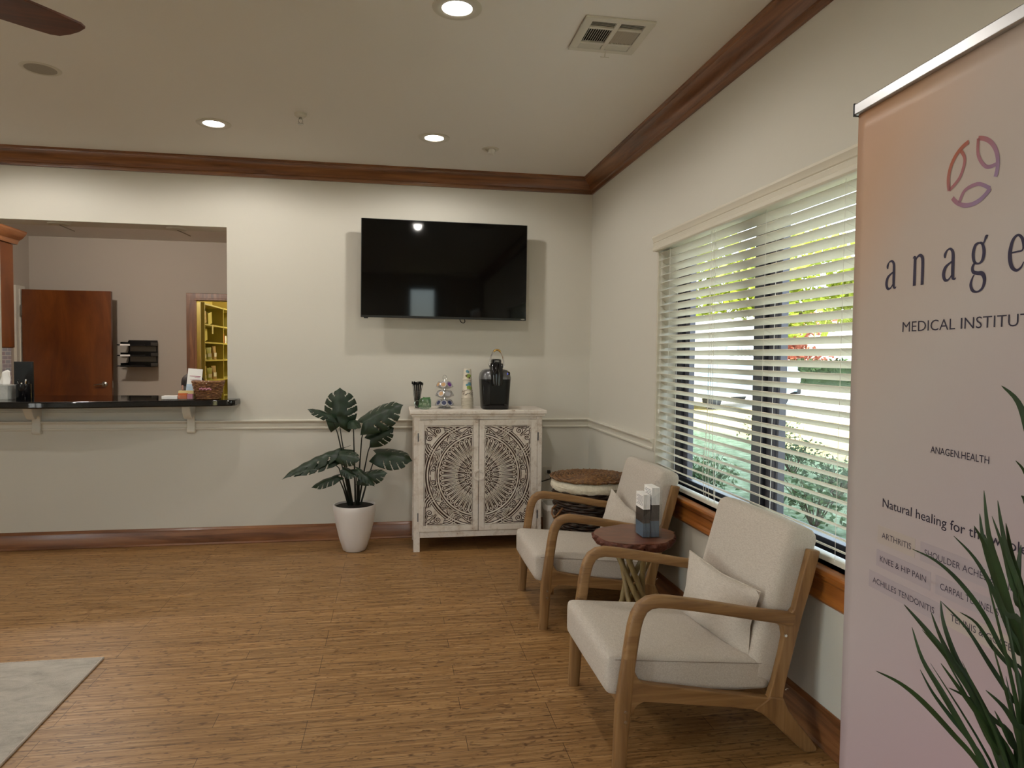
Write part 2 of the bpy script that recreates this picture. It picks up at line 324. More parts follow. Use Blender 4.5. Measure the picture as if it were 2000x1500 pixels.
# back office and storage room
struct(B(-6.0, -.9, .22, 3.6, 2.74, 2.9).build('ceiling_office', ceilm, smooth=False))
struct(B(-5.88, -5.73, .22, 3.6, 0, 2.74).build('wall_office_left', wall2, smooth=False))
struct(B(-1.0, -.9, .22, 3.6, 0, 2.74).build('wall_office_right', wall2, smooth=False))
w = B(-5.9, -3.885, 3.6, 3.74, 0, 2.74); w.box(-3.0, -.9, 3.6, 3.74, 0, 2.74); w.box(-3.885, -3.0, 3.6, 3.74, 2.035, 2.74)
struct(w.build('wall_office_back', wall2, smooth=False))
w = B(-4.6, -4.45, 3.74, 6.6, 0, 2.6); w.box(-2.1, -2, 3.74, 6.6, 0, 2.6); w.box(-4.6, -2, 6.6, 6.75, 0, 2.6)
struct(w.build('wall_storage', olive, smooth=False))
struct(B(-4.6, -2, 3.74, 6.75, 2.6, 2.7).build('ceiling_storage', olive, smooth=False))
struct(B(-10.8, 1.0, -7.6, 7.2, 4.05, 4.25).build('roof', 'exterior_brick', smooth=False))  # unseen roof, stretched far left to block sun from the added window
# crown moulding: profile (distance from wall, z)
cp = [(0, 2.678), (.012, 2.678), (.016, 2.692), (.016, 2.702), (.024, 2.706), (.030, 2.722), (.050, 2.748), (.074, 2.766), (.084, 2.770), (.086, 2.780), (.094, 2.782), (.094, 2.793), (0, 2.793)]
def mitre(prof, name, mat, a, b):
    m = MB(); R = []
    for end in (a, b): R.append([Vector(end(d, z)) for d, z in prof])
    m.rings(R, True, True); return struct(m.build(name, mat, ang=25))
mitre(cp, 'trim_1', 'cherry_x', lambda d, z: (-6.2, -d, z), lambda d, z: (-d, -d, z))
mitre(cp, 'trim_2', 'cherry_y', lambda d, z: (-d, -d, z), lambda d, z: (-d, -7, z))
bp = [(0, 0), (.020, 0), (.022, .004), (.018, .012), (.016, .016), (.016, .095), (.013, .102), (.013, .110), (.008, .118), (.004, .126), (0, .126)]
mitre(bp, 'baseboard_back', 'cherry_x', lambda d, z: (-6.2, -d, z), lambda d, z: (-d, -d, z))
mitre([(d, z*1.14) for d, z in bp], 'baseboard_right', 'cherry_y', lambda d, z: (-d, -d, z), lambda d, z: (-d, -7, z))
rp = [(0, .842), (.010, .842), (.014, .848), (.014, .856), (.008, .860), (.008, .885), (.014, .892), (.024, .898), (.028, .903), (.028, .909), (.022, .913), (0, .913)]
mitre(rp, 'trim_3', 'white_trim_paint', lambda d, z: (-6.2, -d, z), lambda d, z: (-d, -d, z))
mitre(rp, 'trim_4', 'white_trim_paint', lambda d, z: (-d, -d, z), lambda d, z: (-d, WY1+.0+.004, z))
m = B(-6.2, -2.70, -.010, 0, .966, .972); m.box(-6.2, -2.70, -.008, 0, .978, .984); struct(m.build('trim_5', 'white_trim_paint', smooth=False))
# office doorway casing, side door, its casing
c = MB()
for (x0, x1, z0, z1) in ((-4.006, -3.885, 0, 2.035), (-3.0, -2.88, 0, 2.035), (-4.006, -2.88, 2.035, 2.12)):
    c.box(x0, x1, 3.565, 3.6, z0, z1)
c.box(-3.91, -3.884, 3.550, 3.72, 0, 2.0349); c.box(-3.001, -2.97, 3.550, 3.72, 0, 2.0349); c.box(-3.91, -2.97, 3.550, 3.72, 2.0351, 2.06)
struct(c.build('trim_6', 'cherry_z', smooth=False, bev=.004))
c = B(-5.73, -5.70, 3.24, 3.44, 0, 2.14); c.box(-5.70, -5.685, 3.30, 3.40, 0, 2.10); struct(c.build('trim_7', 'white_trim_paint', smooth=False, bev=.003))
d = empty('door_1', (-5.66, 3.30, 0), None, None); struct(d)
dl = B(.0, .925, -.022, .022, .01, 2.095).build('door_leaf', 'door_veneer', d, bev=.003, smooth=False)
h = MB(); h.lathe([(.001, 0), (.032, 0), (.032, .008), (.024, .014), (.012, .018), (.011, .05), (.001, .05)], 20, T=Matrix.Translation((.85, -.022, 1.03)) @ Matrix.Rotation(pi/2, 4, 'X'))
h.tube([(.85, -.068, 1.03), (.83, -.07, 1.032), (.79, -.066, 1.028), (.75, -.062, 1.02)], [.010, .009, .008, .007], 8)
h.build('door_handle', 'metal_satin', d); B(.924, .928, -.012, .012, .99, 1.07).build('latch_plate', 'metal_satin', d, smooth=False)
B(-.012, .004, -.034, -.020, 1.80, 1.92).build('hinge', 'metal_satin', d, smooth=False)
# window: glass, frames, sill
wi = empty('window_1', (.12, -2.5, .655), None, None); struct(wi)
L = lambda y: y+2.5
fr = MB()
for (y0, y1, x0, x1) in ((-1.505, WY1, 0, .07), (WY0, WY0+.1, 0, .07), (-2.42, -2.32, .0, .07)): fr.box(x0, x1, L(y0), L(y1), 0, 1.445)
fr.box(0, .07, L(WY0), L(WY1), 0, .05); fr.box(0, .07, L(WY0), L(WY1), 1.39, 1.445)
fr.build('window_frame', 'bronze_frame', wi, smooth=False, bev=.003)
fr = MB()
for (y0, y1) in ((-2.49, -2.42), (-1.545, -1.505), (-2.52, -2.505), (-1.565, -1.555)): fr.box(.02, .055, L(y0), L(y1), .02, 1.42)
fr.build('sash', 'bronze_light', wi, smooth=False, bev=.002)
B(.045, .05, L(WY0), L(WY1), .0, 1.44).build('glass', 'window_glass', wi, smooth=False)
s = MB(); s.prism([(.20, .625), (.20, .655), (-.022, .655), (-.034, .650), (-.036, .640), (-.034, .630), (-.02, .625)], 'y', WY0-.06, WY1+.055); s.build('window_sill', 'red_sill', smooth=False, bev=.003); struct(bpy.data.objects['window_sill'])
s = MB(); s.prism([(0, .625), (-.020, .625), (-.020, .612), (-.013, .602), (-.013, .560), (-.020, .550), (-.022, .535), (-.014, .524), (0, .524)], 'y', WY0-.05, WY1+.045); struct(s.build('trim_8', 'red_sill', bev=.002, ang=25))
s = MB(); s.box(.001, .12, WY1-.012, WY1-.0005, WZ0, WZ1-.013); s.box(.001, .12, WY0+.0005, WY0+.012, WZ0, WZ1-.013); s.box(.001, .12, WY0+.0005, WY1-.0005, WZ1-.012, WZ1-.0005); struct(s.build('trim_9', 'slat_white', smooth=False))
# rear window seen mirrored in the television
rw = empty('window_2', (-1.06, -7.08, .2), None, None); struct(rw)
fr = MB()
for (x0, x1, z0, z1) in ((-.24, -.20, 0, 2.38), (.20, .24, 0, 2.38), (-.20, .20, 0, .05), (-.20, .20, 2.33, 2.38)): fr.box(x0, x1, -.03, .03, z0, z1)
fr.build('window_frame', 'bronze_frame', rw, smooth=False); B(-.24, .24, -.004, .004, 0, 2.38).build('glass', 'window_glass', rw, smooth=False)
# ---------------- blind ----------------
bl = empty('window_blind', (0, -2.8, .66), 'white slatted horizontal blind with a moulded valance covering the window', 'blind')
s = MB(); nsl = 30; zt = 1.345; ta = radians(29)
for i in range(nsl):
    z = .055+i*(zt-.055)/(nsl-1)
    hw = .0255; n_ = 4; Rr = []
    prof = []
    for k in range(n_+1):
        a = -1+2*k/n_; x = a*hw; c_ = .0022*(1-a*a); prof.append((x, c_+.0014))
    for k in range(n_, -1, -1):
        a = -1+2*k/n_; x = a*hw; c_ = .0022*(1-a*a); prof.append((x, c_-.0014))
    for yy in (-1.52, 1.382): Rr.append([Vector((.034+x*cos(ta)+c_*sin(ta), yy, z-x*sin(ta)+c_*cos(ta))) for x, c_ in prof])
    s.rings(Rr, True, True)
s.build('slats', 'slat_white', bl, ang=50)
v = MB(); v.prism([(-.028, 1.365), (-.034, 1.372), (-.034, 1.388), (-.028, 1.392), (-.030, 1.41), (-.026, 1.414), (-.030, 1.418), (-.032, 1.43), (-.038, 1.442), (-.038, 1.452), (-.002, 1.452), (-.002, 1.365)], 'y', -1.56, 1.395)
v.build('valance', 'slat_white', bl, bev=.001, ang=25)
B(.008, .058, -1.52, 1.38, 1.375, 1.415).build('head_rail', 'slat_white', bl, smooth=False)
B(.012, .056, -1.52, 1.38, .006, .026).build('bottom_rail', 'slat_white', bl, smooth=False, bev=.003)
for yy in (-3.85, -3.38, -3.126, -2.605, -2.088, -1.574):
    c = MB()
    for x_, z_ in ((.008, 0), (.058, 0)): c.tube([(x_, yy+2.8, .02), (x_, yy+2.8, 1.40)], .0009, 5)
    for i in range(nsl):
        z = .055+i*(zt-.055)/(nsl-1); c.tube([(.008, yy+2.8, z+.008), (.058, yy+2.8, z-.012)], .0006, 4)
    c.build('ladder_cord', 'cord_white', bl)
for k, (yy, zb) in enumerate(((-1.46, .43), (-1.475, .30))):
    c = MB(); c.tube([(.002, yy+2.8, zb), (.002, yy+2.8, 1.38)], .0011, 6); c.lathe([(.002, 0), (.006, -.004), (.005, -.022), (.002, -.03)], 10, (.002, yy+2.8, zb+.01)); c.build('tilt_cord', 'cord_white', bl)
c = MB()
for k in range(3): c.tube([(.0, .64+k*.02, 1.37), (-.002, .64+k*.022, .5), (-.006, .60+k*.06, .16), (-.008, .585+k*.055, .03+k*.01)], .0012, 6)
c.build('lift_cord', 'cord_white', bl)
# ================= ceiling fixtures =================
LIGHTS = []
def downlight(x, y, z=H, label=None, on=True, name='recessed_light', power=25, real=True, sc=1.0):
    t = empty(name, (x, y, z), label or 'round recessed ceiling light', 'ceiling light', 'recessed ceiling lights')
    r = MB(); r.lathe([(.062, -.0015), (.070, -.006), (.092, -.006), (.099, -.003), (.100, 0), (.062, 0)], 40, cap=False); r.lathe([(.0615, 0), (.0615, -.004), (.064, -.004)], 40, cap=False); r.build('trim_ring', 'offwhite_metal', t)
    r = MB(); r.lathe([(.001, -.002), (.060, -.002), (.0605, -.0005)], 32, cap=True); r.build('lens', 'bulb_lens', t)
    ld = bpy.data.lights.new('bulb', 'SPOT'); ld.energy = power; ld.spot_size = radians(172); ld.spot_blend = .35; ld.shadow_soft_size = .04; ld.color = (1.0, .95, .87)
    lo = bpy.data.objects.new('bulb', ld); COL.objects.link(lo); lo.parent = t; lo.location = (0, 0, -.02)
    return t
downlight(-1.294, -2.50, label='bright recessed ceiling light at the top edge of the picture, near the air vent')
downlight(-2.623, -.825, label='bright recessed ceiling light left of the sprinkler head')
downlight(-1.290, -.817, label='bright recessed ceiling light above the television, right of the sprinkler')
for (x, y) in ((-3.96, -.82), (-3.96, -2.5), (-3.96, -4.6), (-2.6, -5.6), (-5.3, -.82)):
    downlight(x, y, label='recessed ceiling light outside the picture behind or beside the camera')
v = empty('air_vent', (-.62, -2.39, H), 'white metal square ceiling air vent with black slots', 'air vent')
f = MB()
for (x0, x1, y0, y1) in ((-.15, .15, .125, .155), (-.15, .15, -.155, -.125), (-.15, -.115, -.125, .125), (.115, .15, -.125, .125), (-.010, .010, -.125, .125), (-.115, -.010, -.075, -.060), (-.115, -.010, .062, .077), (.010, .115, -.075, -.060), (.010, .115, .062, .077)): f.box(x0, x1, y0, y1, -.010, 0)
f.build('frame', 'offwhite_metal', v, smooth=False, bev=.002)
B(-.114, .114, -.124, .124, -.0012, -.0002).build('backing', 'dark_void', v, smooth=False)
f = MB()
for sx, tilt in ((-1, -50), (1, 50)):
    for i in range(10):
        x = sx*.0625-.045+i*.0100; f.box(-.0045, .0045, -.06, .06, -.0006, .0006, Matrix.Translation((x, .0, -.005)) @ Matrix.Rotation(radians(tilt), 4, 'Y'))
    for yy, tl in ((-.1, 35), (.1, -45)):
        for i in range(5):
            f.box(-.050, .050, -.0045, .0045, -.0006, .0006, Matrix.Translation((sx*.063, yy-.018+i*.0095, -.005)) @ Matrix.Rotation(radians(tl), 4, 'X'))
f.build('louvres', 'offwhite_metal', v, smooth=False)
f = MB(); f.tube([(.02, .135, -.008), (.02, .15, -.03)], .0025, 6); f.tube([(0, .15, -.03), (.04, .15, -.03)], .002, 6); f.build('lever', 'offwhite_metal', v)
s = empty('sprinkler_head', (-2.078, -1.107, H), 'small fire sprinkler head hanging from the ceiling', 'sprinkler')
f = MB(); f.lathe([(.001, 0), (.036, 0), (.034, -.012), (.022, -.022), (.001, -.022)], 24); f.build('escutcheon', 'offwhite_metal', s)
f = MB(); f.tube([(0, 0, -.02), (0, 0, -.035)], .008, 10); f.tube([(-.009, 0, -.03), (-.012, 0, -.045), (-.003, 0, -.060)], .002, 6); f.tube([(.009, 0, -.03), (.012, 0, -.045), (.003, 0, -.060)], .002, 6); f.lathe([(.001, -.060), (.017, -.058), (.017, -.061), (.001, -.064)], 14); f.build('deflector', 'metal_satin', s)
s = empty('occupancy_sensor', (-.903, -.651, H), 'small round off-white sensor with a tilted eyeball in the ceiling near the corner', 'sensor')
f = MB(); f.lathe([(.001, -.001), (.030, -.001), (.034, -.006), (.055, -.005), (.058, 0), (.001, 0)], 30); f.build('ring', 'offwhite_metal', s)
f = MB(); f.lathe([(.001, -.036), (.020, -.036), (.024, -.032), (.024, 0), (.001, 0)], 18, T=Matrix.Translation((.01, 0, -.002)) @ Matrix.Rotation(.35, 4, 'Y')); f.build('eyeball', 'white_plastic', s)
s = empty('ceiling_speaker', (-3.262, -1.514, H), 'flat round grey ceiling speaker below the fan blade', 'speaker')
MB().lathe([(.070, -.003), (.083, -.004), (.090, 0), (.070, 0)], 40, cap=False).build('ring', 'offwhite_metal', s)
MB().lathe([(.001, -.003), (.071, -.003), (.071, 0), (.001, 0)], 40).build('grille', 'speaker_mesh', s)
for (x, y, lab) in ((-3.896, .114, 'small unlit puck light under the opening header, left one above the wooden door'), (-3.117, .139, 'small unlit puck light under the opening header, right one')):
    s = empty('puck_light', (x, y, 2.312), lab, 'puck light', 'puck lights under the opening header')
    MB().lathe([(.001, -.008), (.048, -.008), (.062, -.010), (.070, -.004), (.072, 0), (.001, 0)], 32).build('housing', 'offwhite_metal', s)
    f = MB(); f.tube([(.0, .01, -.01), (.05, .03, -.03), (.085, .045, -.045)], .004, 6); f.build('retaining_clip', 'metal_satin', s)
# ceiling fan
fn = empty('ceiling_fan', (-3.0, -3.34, H), 'ceiling fan with brown wooden blades, one blade reaching into the top left corner', 'ceiling fan')
f = MB(); f.lathe([(.001, 0), (.07, 0), (.065, -.03), (.03, -.06), (.013, -.065), (.013, -.24), (.05, -.25), (.11, -.28), (.12, -.34), (.11, -.40), (.06, -.43), (.001, -.44)], 32); f.build('motor', 'fan_metal', fn)
ax = Vector((-2.555-(-3.0), -2.87-(-3.34), 0)); a0 = atan2(ax.y, ax.x); Ln = ax.length
bp_ = []
for t, hw in ((.16, .035), (.22, .06), (.30, .10), (.40, .13), (Ln-.20, .135), (Ln-.08, .118), (Ln-.02, .105), (Ln, .085)): bp_.append((t, hw))
for k in range(5):
    m = MB(); T = Matrix.Rotation(a0+k*2*pi/5, 4, 'Z') @ Matrix.Translation((0, 0, -.37)) @ Matrix.Rotation(radians(6), 4, 'X')
    pts = [(t, h_) for t, h_ in bp_]+[(Ln+.008, .03), (Ln+.008, -.03)]+[(t, -h_) for t, h_ in bp_[::-1]]
    m.prism(pts, 'z', -.004, .004, T); m.build('blade', 'fan_wood', fn, smooth=False, bev=.002)
    m = MB(); m.box(.09, .24, -.02, .02, -.012, -.004, T); m.build('blade_bracket', 'fan_metal', fn, smooth=False, bev=.002)
# ================= rug =================
rg = empty('area_rug', (-3.95, -3.1, 0), 'pale grey low-pile area rug with its corner on the bamboo floor', 'rug')
B(-1.1, 1.105, -1.13, 1.135, .001, .010).build('pile', 'rug_pile', rg, bev=.003)
e = MB(); e.tube([(-1.1, -1.13, .006), (1.108, -1.13, .006), (1.108, 1.139, .006), (-1.1, 1.139, .006)], .006, 8, loop=True); e.build('bound_edge', 'linen_pillow', rg)
# ================= television =================
tv = empty('television', (-1.165, -.165, 2.03), 'large black flat-screen television mounted on the back wall', 'television')
TT = Matrix.Rotation(radians(.25), 4, 'Y')
B(-.613, .613, 0, .03, -.358, .358, TT).build('bezel', 'tv_bezel', tv, smooth=False, bev=.003)
B(-.607, .607, -.002, .004, -.342, .353, TT).build('screen', 'tv_screen', tv, smooth=False)
B(-.3, .3, .03, .065, -.25, .22).build('rear_housing', 'black_plastic', tv, bev=.01)
B(-.2, .2, .065, .165, -.12, .12).build('wall_mount', 'black_plastic', tv, smooth=False)
B(-.59, -.56, -.0, .02, -.366, -.356, TT).build('remote_sensor', 'black_plastic', tv, smooth=False)
t_ = MB(); text_bm(t_, 'VIZIO', .572, -.353, .008, .028, -.0012, T=TT); t_.build('brand_lettering', 'white_plastic', tv, smooth=False, normals=False)
c = MB(); pts = [(.13+.018*cos(a)+.006*sin(a), .02, -.365-.02*sin(a)) for a in [2*pi*i/16 for i in range(16)]]; c.tube(pts, .0035, 6, loop=True); c.build('hanging_cable', 'rubber', tv)
# ================= carved cabinet =================
cb = empty('carved_cabinet', (-.9365, -.235, 0), 'distressed whitewashed two-door cabinet with carved medallion doors against the back wall', 'cabinet')
X0, X1, YF, YB = -.4625, .4625, -.185, .195
m = MB(); m.box(X0-.03, X1+.03, YF-.025, YB+.01, .985, 1.012); m.box(X0-.018, X1+.018, YF-.014, YB+.005, .968, .985); m.build('cabinet_top', 'distressed_whitewash', cb, bev=.004, smooth=False)
m = MB(); m.box(X0+.01, X1-.01, YF+.03, YB-.005, .11, .968); m.box(X0+.04, X1-.04, YF+.004, YF+.03, .945, .968); m.box(X0+.04, X1-.04, YF+.004, YF+.03, .10, .142); m.build('carcass', 'distressed_whitewash', cb, smooth=False, bev=.002)
for xx in (X0, X1-.045):
    for yy in (YF, YB-.045): B(xx, xx+.045, yy, yy+.045, 0, .968).build('leg', 'distressed_whitewash', cb, smooth=False, bev=.003)
CX, CZ = 0.0, .545
def strips(mb, pts, w, y0, h, rect, closed=False):
    P = [Vector(p) for p in pts]; n = len(P); ww = w if isinstance(w, (list, tuple)) else [w]*n
    inside = lambda p: rect[0] <= p[0] <= rect[1] and rect[2] <= p[1] <= rect[3]
    prev = None
    rng = list(range(n))+([0] if closed else [])
    for i in rng:
        p = P[i]
        if closed: d = P[(i+1) % n]-P[i-1]
        else: d = P[min(i+1, n-1)]-P[max(i-1, 0)]
        if d.length < 1e-9: d = Vector((1, 0))
        d.normalize(); nr = Vector((-d.y, d.x)); q = ww[i]/2
        if not inside(p): prev = None; continue
        cl = lambda v: (max(rect[0], min(rect[1], v[0])), max(rect[2], min(rect[3], v[1])))
        a, b = cl(p+nr*q), cl(p-nr*q); a2, b2 = cl(p+nr*q*.55), cl(p-nr*q*.55)
        cur = [mb.bm.verts.new((a[0], y0, a[1])), mb.bm.verts.new((a2[0], y0-h, a2[1])), mb.bm.verts.new((b2[0], y0-h, b2[1])), mb.bm.verts.new((b[0], y0, b[1]))]
        if prev:
            for k in range(3): mb.face([prev[k], prev[k+1], cur[k+1], cur[k]])
        prev = cur
def pol(a, r): return (CX+r*cos(radians(a)), CZ+r*sin(radians(a)))
def spiral(cx, cz, r0, a0, turns, sgn=1, n=26):
    return [(cx+r0*(1-.85*i/n)*cos(radians(a0)+sgn*turns*2*pi*i/n), cz+r0*(1-.85*i/n)*sin(radians(a0)+sgn*turns*2*pi*i/n)) for i in range(n+1)]
def carve(mb, rect, grow=0, dh=.0065):
    y0, h = YF+.004, dh
    S = lambda pts, w, closed=False, hh=h: strips(mb, pts, ([q_+grow for q_ in w] if isinstance(w, list) else w+grow), y0, hh, rect, closed)
    for r_, w_ in ((.385, .007), (.366, .012), (.305, .007), (.289, .013)): S([pol(a, r_) for a in range(0, 361, 2)], w_)
    def petal(a, r0, r1, wd, lw, rib=0):
        c, s_ = cos(radians(a)), sin(radians(a)); pts = []
        N = 9
        prof = [(r0+(r1-r0-wd/2)*t, wd/2*(.35+.65*t)) for t in [i/5 for i in range(6)]]+[(r1-wd/2+wd/2*sin(radians(b)), wd/2*cos(radians(b))) for b in (25, 50, 75)]
        full = prof+[(r1, 0)]+[(r_, -q_) for r_, q_ in prof[::-1]]
        S([(CX+r_*c-q_*s_, CZ+r_*s_+q_*c) for r_, q_ in full], lw, True)
        if rib: S([(CX+(r0+(r1-r0)*t)*c, CZ+(r0+(r1-r0)*t)*s_) for t in (.05, .3, .6, .8)], [rib, rib, rib*.8, rib*.3])
    for i in range(44): petal(i*360/44+4, .150, .277, .0300, .0075, .0052)
    for i in range(22): petal(i*360/22, .106, .165, .027, .0068, .004)
    for i in range(14): petal(i*360/14+6, .064, .106, .028, .006)
    for k in range(-3, 4):
        o = k*.026; L_ = sqrt(max(.0, .078**2-o*o))
        for sg in (1, -1):
            S([(CX+(o*.707+t*.707*sg), CZ+(-o*.707*sg+t*.707)) for t in [-L_+2*L_*i/14 for i in range(15)]], .006)
    S([pol(a, .08) for a in range(0, 361, 6)], .005)
    for sx in (1, -1):
        for sz in (1, -1):
            def Q(pts, w, closed=False): S([(CX+sx*p[0], CZ+sz*p[1]) for p in pts], w, closed)
            PP = lambda a, r_: (r_*cos(radians(a)), r_*sin(radians(a)))
            fx, fz = PP(41, .3285)
            for k in range(8):
                a = k*pi/4; Q([(fx+.017*cos(a)+.0075*cos(b), fz+.017*sin(a)+.0075*sin(b)) for b in [2*pi*j/8 for j in range(8)]], .004, True)
            Q([(fx+.006*cos(b), fz+.006*sin(b)) for b in [2*pi*j/8 for j in range(8)]], .004, True)
            for (a0, a1) in ((48, 69), (34, 13)):
                for k in range(5):
                    kk = (k-2)
                    Q([PP(a0+(a1-a0)*t*(1-.08*abs(kk)), .328+kk*.0125*sin(pi*min(1, t*.72+.05))+.004*sin(6*t)) for t in [i/10 for i in range(11)]], [.0062*sin(pi*(.12+.8*i/10))+.001 for i in range(11)])
            for (ac, a_) in ((81, 1), (9, -1), (57, -1), (25, 1)):
                cx_, cz_ = PP(ac, .326 if ac in (81, 9) else .343); rr = .026 if ac in (81, 9) else .012
                Q(spiral(cx_, cz_, rr, ac+180, 1.25, a_), [.0075-.00015*i for i in range(27)])
            Q([PP(a, .300+.052*sin(radians((a-62)/28*90))) for a in range(63, 90, 2)], .006)
            Q([PP(90-a, .300+.052*sin(radians((a-62)/28*90))) for a in range(63, 90, 2)], .006)
            for sw in (0, 1):
                def Z(p): return (p[0], p[1]) if not sw else (p[1]*1.09+.004, p[0]*.915)
                Q([Z(p) for p in spiral(.292, .318, .021, -60, 1.25, 1)], [.009-.00017*i for i in range(27)])
                Q([Z((.345-.035*t, .342-.008*t)) for t in [i/6 for i in range(7)]], .005)
                for k in range(4):
                    x0_, z0_ = .258-.004*k, .347-.013*k
                    Q([Z((x0_-(.115-.016*k)*t, z0_-.030*t*t+.012*sin(3.4*t+.3*k))) for t in [i/12 for i in range(13)]], [.0078*sin(pi*(.08+.84*i/12))+.001 for i in range(13)])
            Q([(.372-.070*t, .343-.064*t) for t in [i/8 for i in range(9)]], [.011-.001*i for i in range(9)])
            Q([(.356+.008*cos(b_), .329+.008*sin(b_)) for b_ in [2*pi*j/8 for j in range(8)]], .006, True)
    # beaded edge inside the frame
    r0, r1, z0, z1 = rect; e = .005
    for pts in ([(r0+e, z) for z in [z0+(z1-z0)*i/20 for i in range(21)]], [(r1-e, z) for z in [z0+(z1-z0)*i/20 for i in range(21)]], [(x, z0+e) for x in [r0+(r1-r0)*i/12 for i in range(13)]], [(x, z1-e) for x in [r0+(r1-r0)*i/12 for i in range(13)]]):
        strips(mb, pts, .007+grow, y0, .0016 if grow else .005, rect)
for sg in (-1, 1):
    d = empty('door', (0, 0, 0), None, None); d.parent = cb
    xa, xb = (-.428, -.002) if sg < 0 else (.002, .428); pa, pb = (-.392, -.040) if sg < 0 else (.040, .380)
    bpy.data.objects.remove(d)
    m = MB(); m.box(xa, pa, YF-.004, YF+.02, .145, .942); m.box(pb, xb, YF-.004, YF+.02, .145, .942); m.box(pa, pb, YF-.004, YF+.02, .145, .185); m.box(pa, pb, YF-.004, YF+.02, .902, .942)
    d = m.build('door', 'distressed_whitewash', cb, smooth=False, bev=.003)
    B(pa-.005, pb+.005, YF+.004, YF+.010, .18, .907).build('carved_panel_ground', 'distressed_whitewash', d, smooth=False)
    cm = MB(); carve(cm, (pa+.001, pb-.001, .186, .901), .0105, .0018); cm.build('worn_brown_grooves', 'carving_brown', d, merge=False, normals=False, ang=60)
    cm = MB(); carve(cm, (pa+.001, pb-.001, .186, .901)); cm.build('carved_relief', 'distressed_whitewash', d, merge=False, normals=False, ang=60)
    k = MB(); n_ = 18; R0, R1 = .026, .041
    hp = [(sg*.001+sg*R1*sin(pi*i/n_), .547+R1*cos(pi*i/n_)) for i in range(n_+1)]+[(sg*.001+sg*R0*sin(pi*i/n_), .547+R0*cos(pi*i/n_)) for i in range(n_, -1, -1)]
    k.prism(hp, 'y', YF-.018, YF-.004); k.prism([(sg*.001+sg*R0*sin(pi*i/n_), .547+R0*cos(pi*i/n_)) for i in range(n_+1)], 'y', YF-.009, YF-.004)
    k.build('half_round_handle', 'distressed_whitewash', d, bev=.002)
    for zz in (.25, .82): B(sg*.432-.003, sg*.432+.003, YF-.006, YF+.002, zz-.03, zz+.03).build('hinge', 'dark_cap', d, smooth=False)
# ---------------- coffee maker ----------------
TOP = 1.012
cm = empty('coffee_maker', (-.805, -.27, TOP), 'black and grey single-serve coffee brewer standing on the cabinet', 'coffee maker')
def sect(hx, hy, z, n=28, p=4.0, cy=0):
    o = []
    for k in range(n):
        a = 2*pi*k/n; c_, s_ = cos(a), sin(a); o.append(Vector((hx*math.copysign(abs(c_)**(2/p), c_), cy+hy*math.copysign(abs(s_)**(2/p), s_), z)))
    return o
m = MB(); m.rings([sect(.094, .105, 0), sect(.099, .11, .012), sect(.101, .112, .05), sect(.108, .118, .16), sect(.112, .12, .222)]); m.build('body', 'black_plastic', cm)
m = MB(); m.rings([sect(.095, .10, .006, cy=-.012), sect(.098, .108, .03, cy=-.012), sect(.09, .10, .04, cy=-.012)]); m.build('drip_tray', 'black_gloss', cm)
m = MB(); m.rings([sect(.113, .121, .220), sect(.113, .121, .232), sect(.106, .112, .262), sect(.088, .096, .284), sect(.06, .07, .292)]); m.build('hood', 'grey_plastic', cm)
m = MB(); m.rings([sect(.042, .05, .175, p=2.6, cy=-.092), sect(.048, .05, .20, p=2.6, cy=-.092), sect(.050, .05, .25, p=2.6, cy=-.088), sect(.048, .06, .30, p=2.4, cy=-.075), sect(.055, .06, .325, p=2.2, cy=-.06), sect(.05, .055, .335, p=2.2, cy=-.06)]); m.build('brew_head', 'black_gloss', cm)
m = MB(); m.rings([sect(.036, .04, .33, p=2.2, cy=-.07), sect(.038, .042, .345, p=2.2, cy=-.07), sect(.036, .04, .362, p=2.2, cy=-.07), sect(.030, .034, .366, p=2.2, cy=-.07)]); hd = m.build('lid', 'black_gloss', cm)
t_ = MB(); text_bm(t_, 'KEURIG', -.012, .348, .007, .028, -.1135); t_.build('brand_lettering', 'white_plastic', hd, smooth=False, normals=False)
m = MB(); m.tube([(.052*cos(a)*(1 if 1 else 0), -.105, .318+.115*sin(a)) for a in [pi*i/20-.12 for i in range(21)][:21]]+[(-.052, -.105, .32)], .0055, 8); hd = m.build('handle', 'chrome', cm)
m = MB(); m.tube([(.052*cos(a), -.105, .318+.115*sin(a)) for a in [radians(62+56*i/8) for i in range(9)]], .0075, 10); m.build('handle_grip', 'brass', hd)
m = MB(); m.box(-.100, -.045, -.117, -.106, .035, .205); m.build('water_reservoir', 'black_gloss', cm, bev=.008)
m = MB(); m.rings([sect(.022, .016, 0, p=3), sect(.022, .016, .003, p=3)]); m.build('button_panel', 'black_gloss', cm, loc=(.078, -.088, .262), rot=(radians(55), 0, 0))
m = MB(); m.lathe([(.001, .003), (.010, .003), (.010, .0), (.001, 0)], 16); m.build('glowing_button', 'blue_led', cm, loc=(.072, -.098, .260), rot=(radians(55), 0, 0))
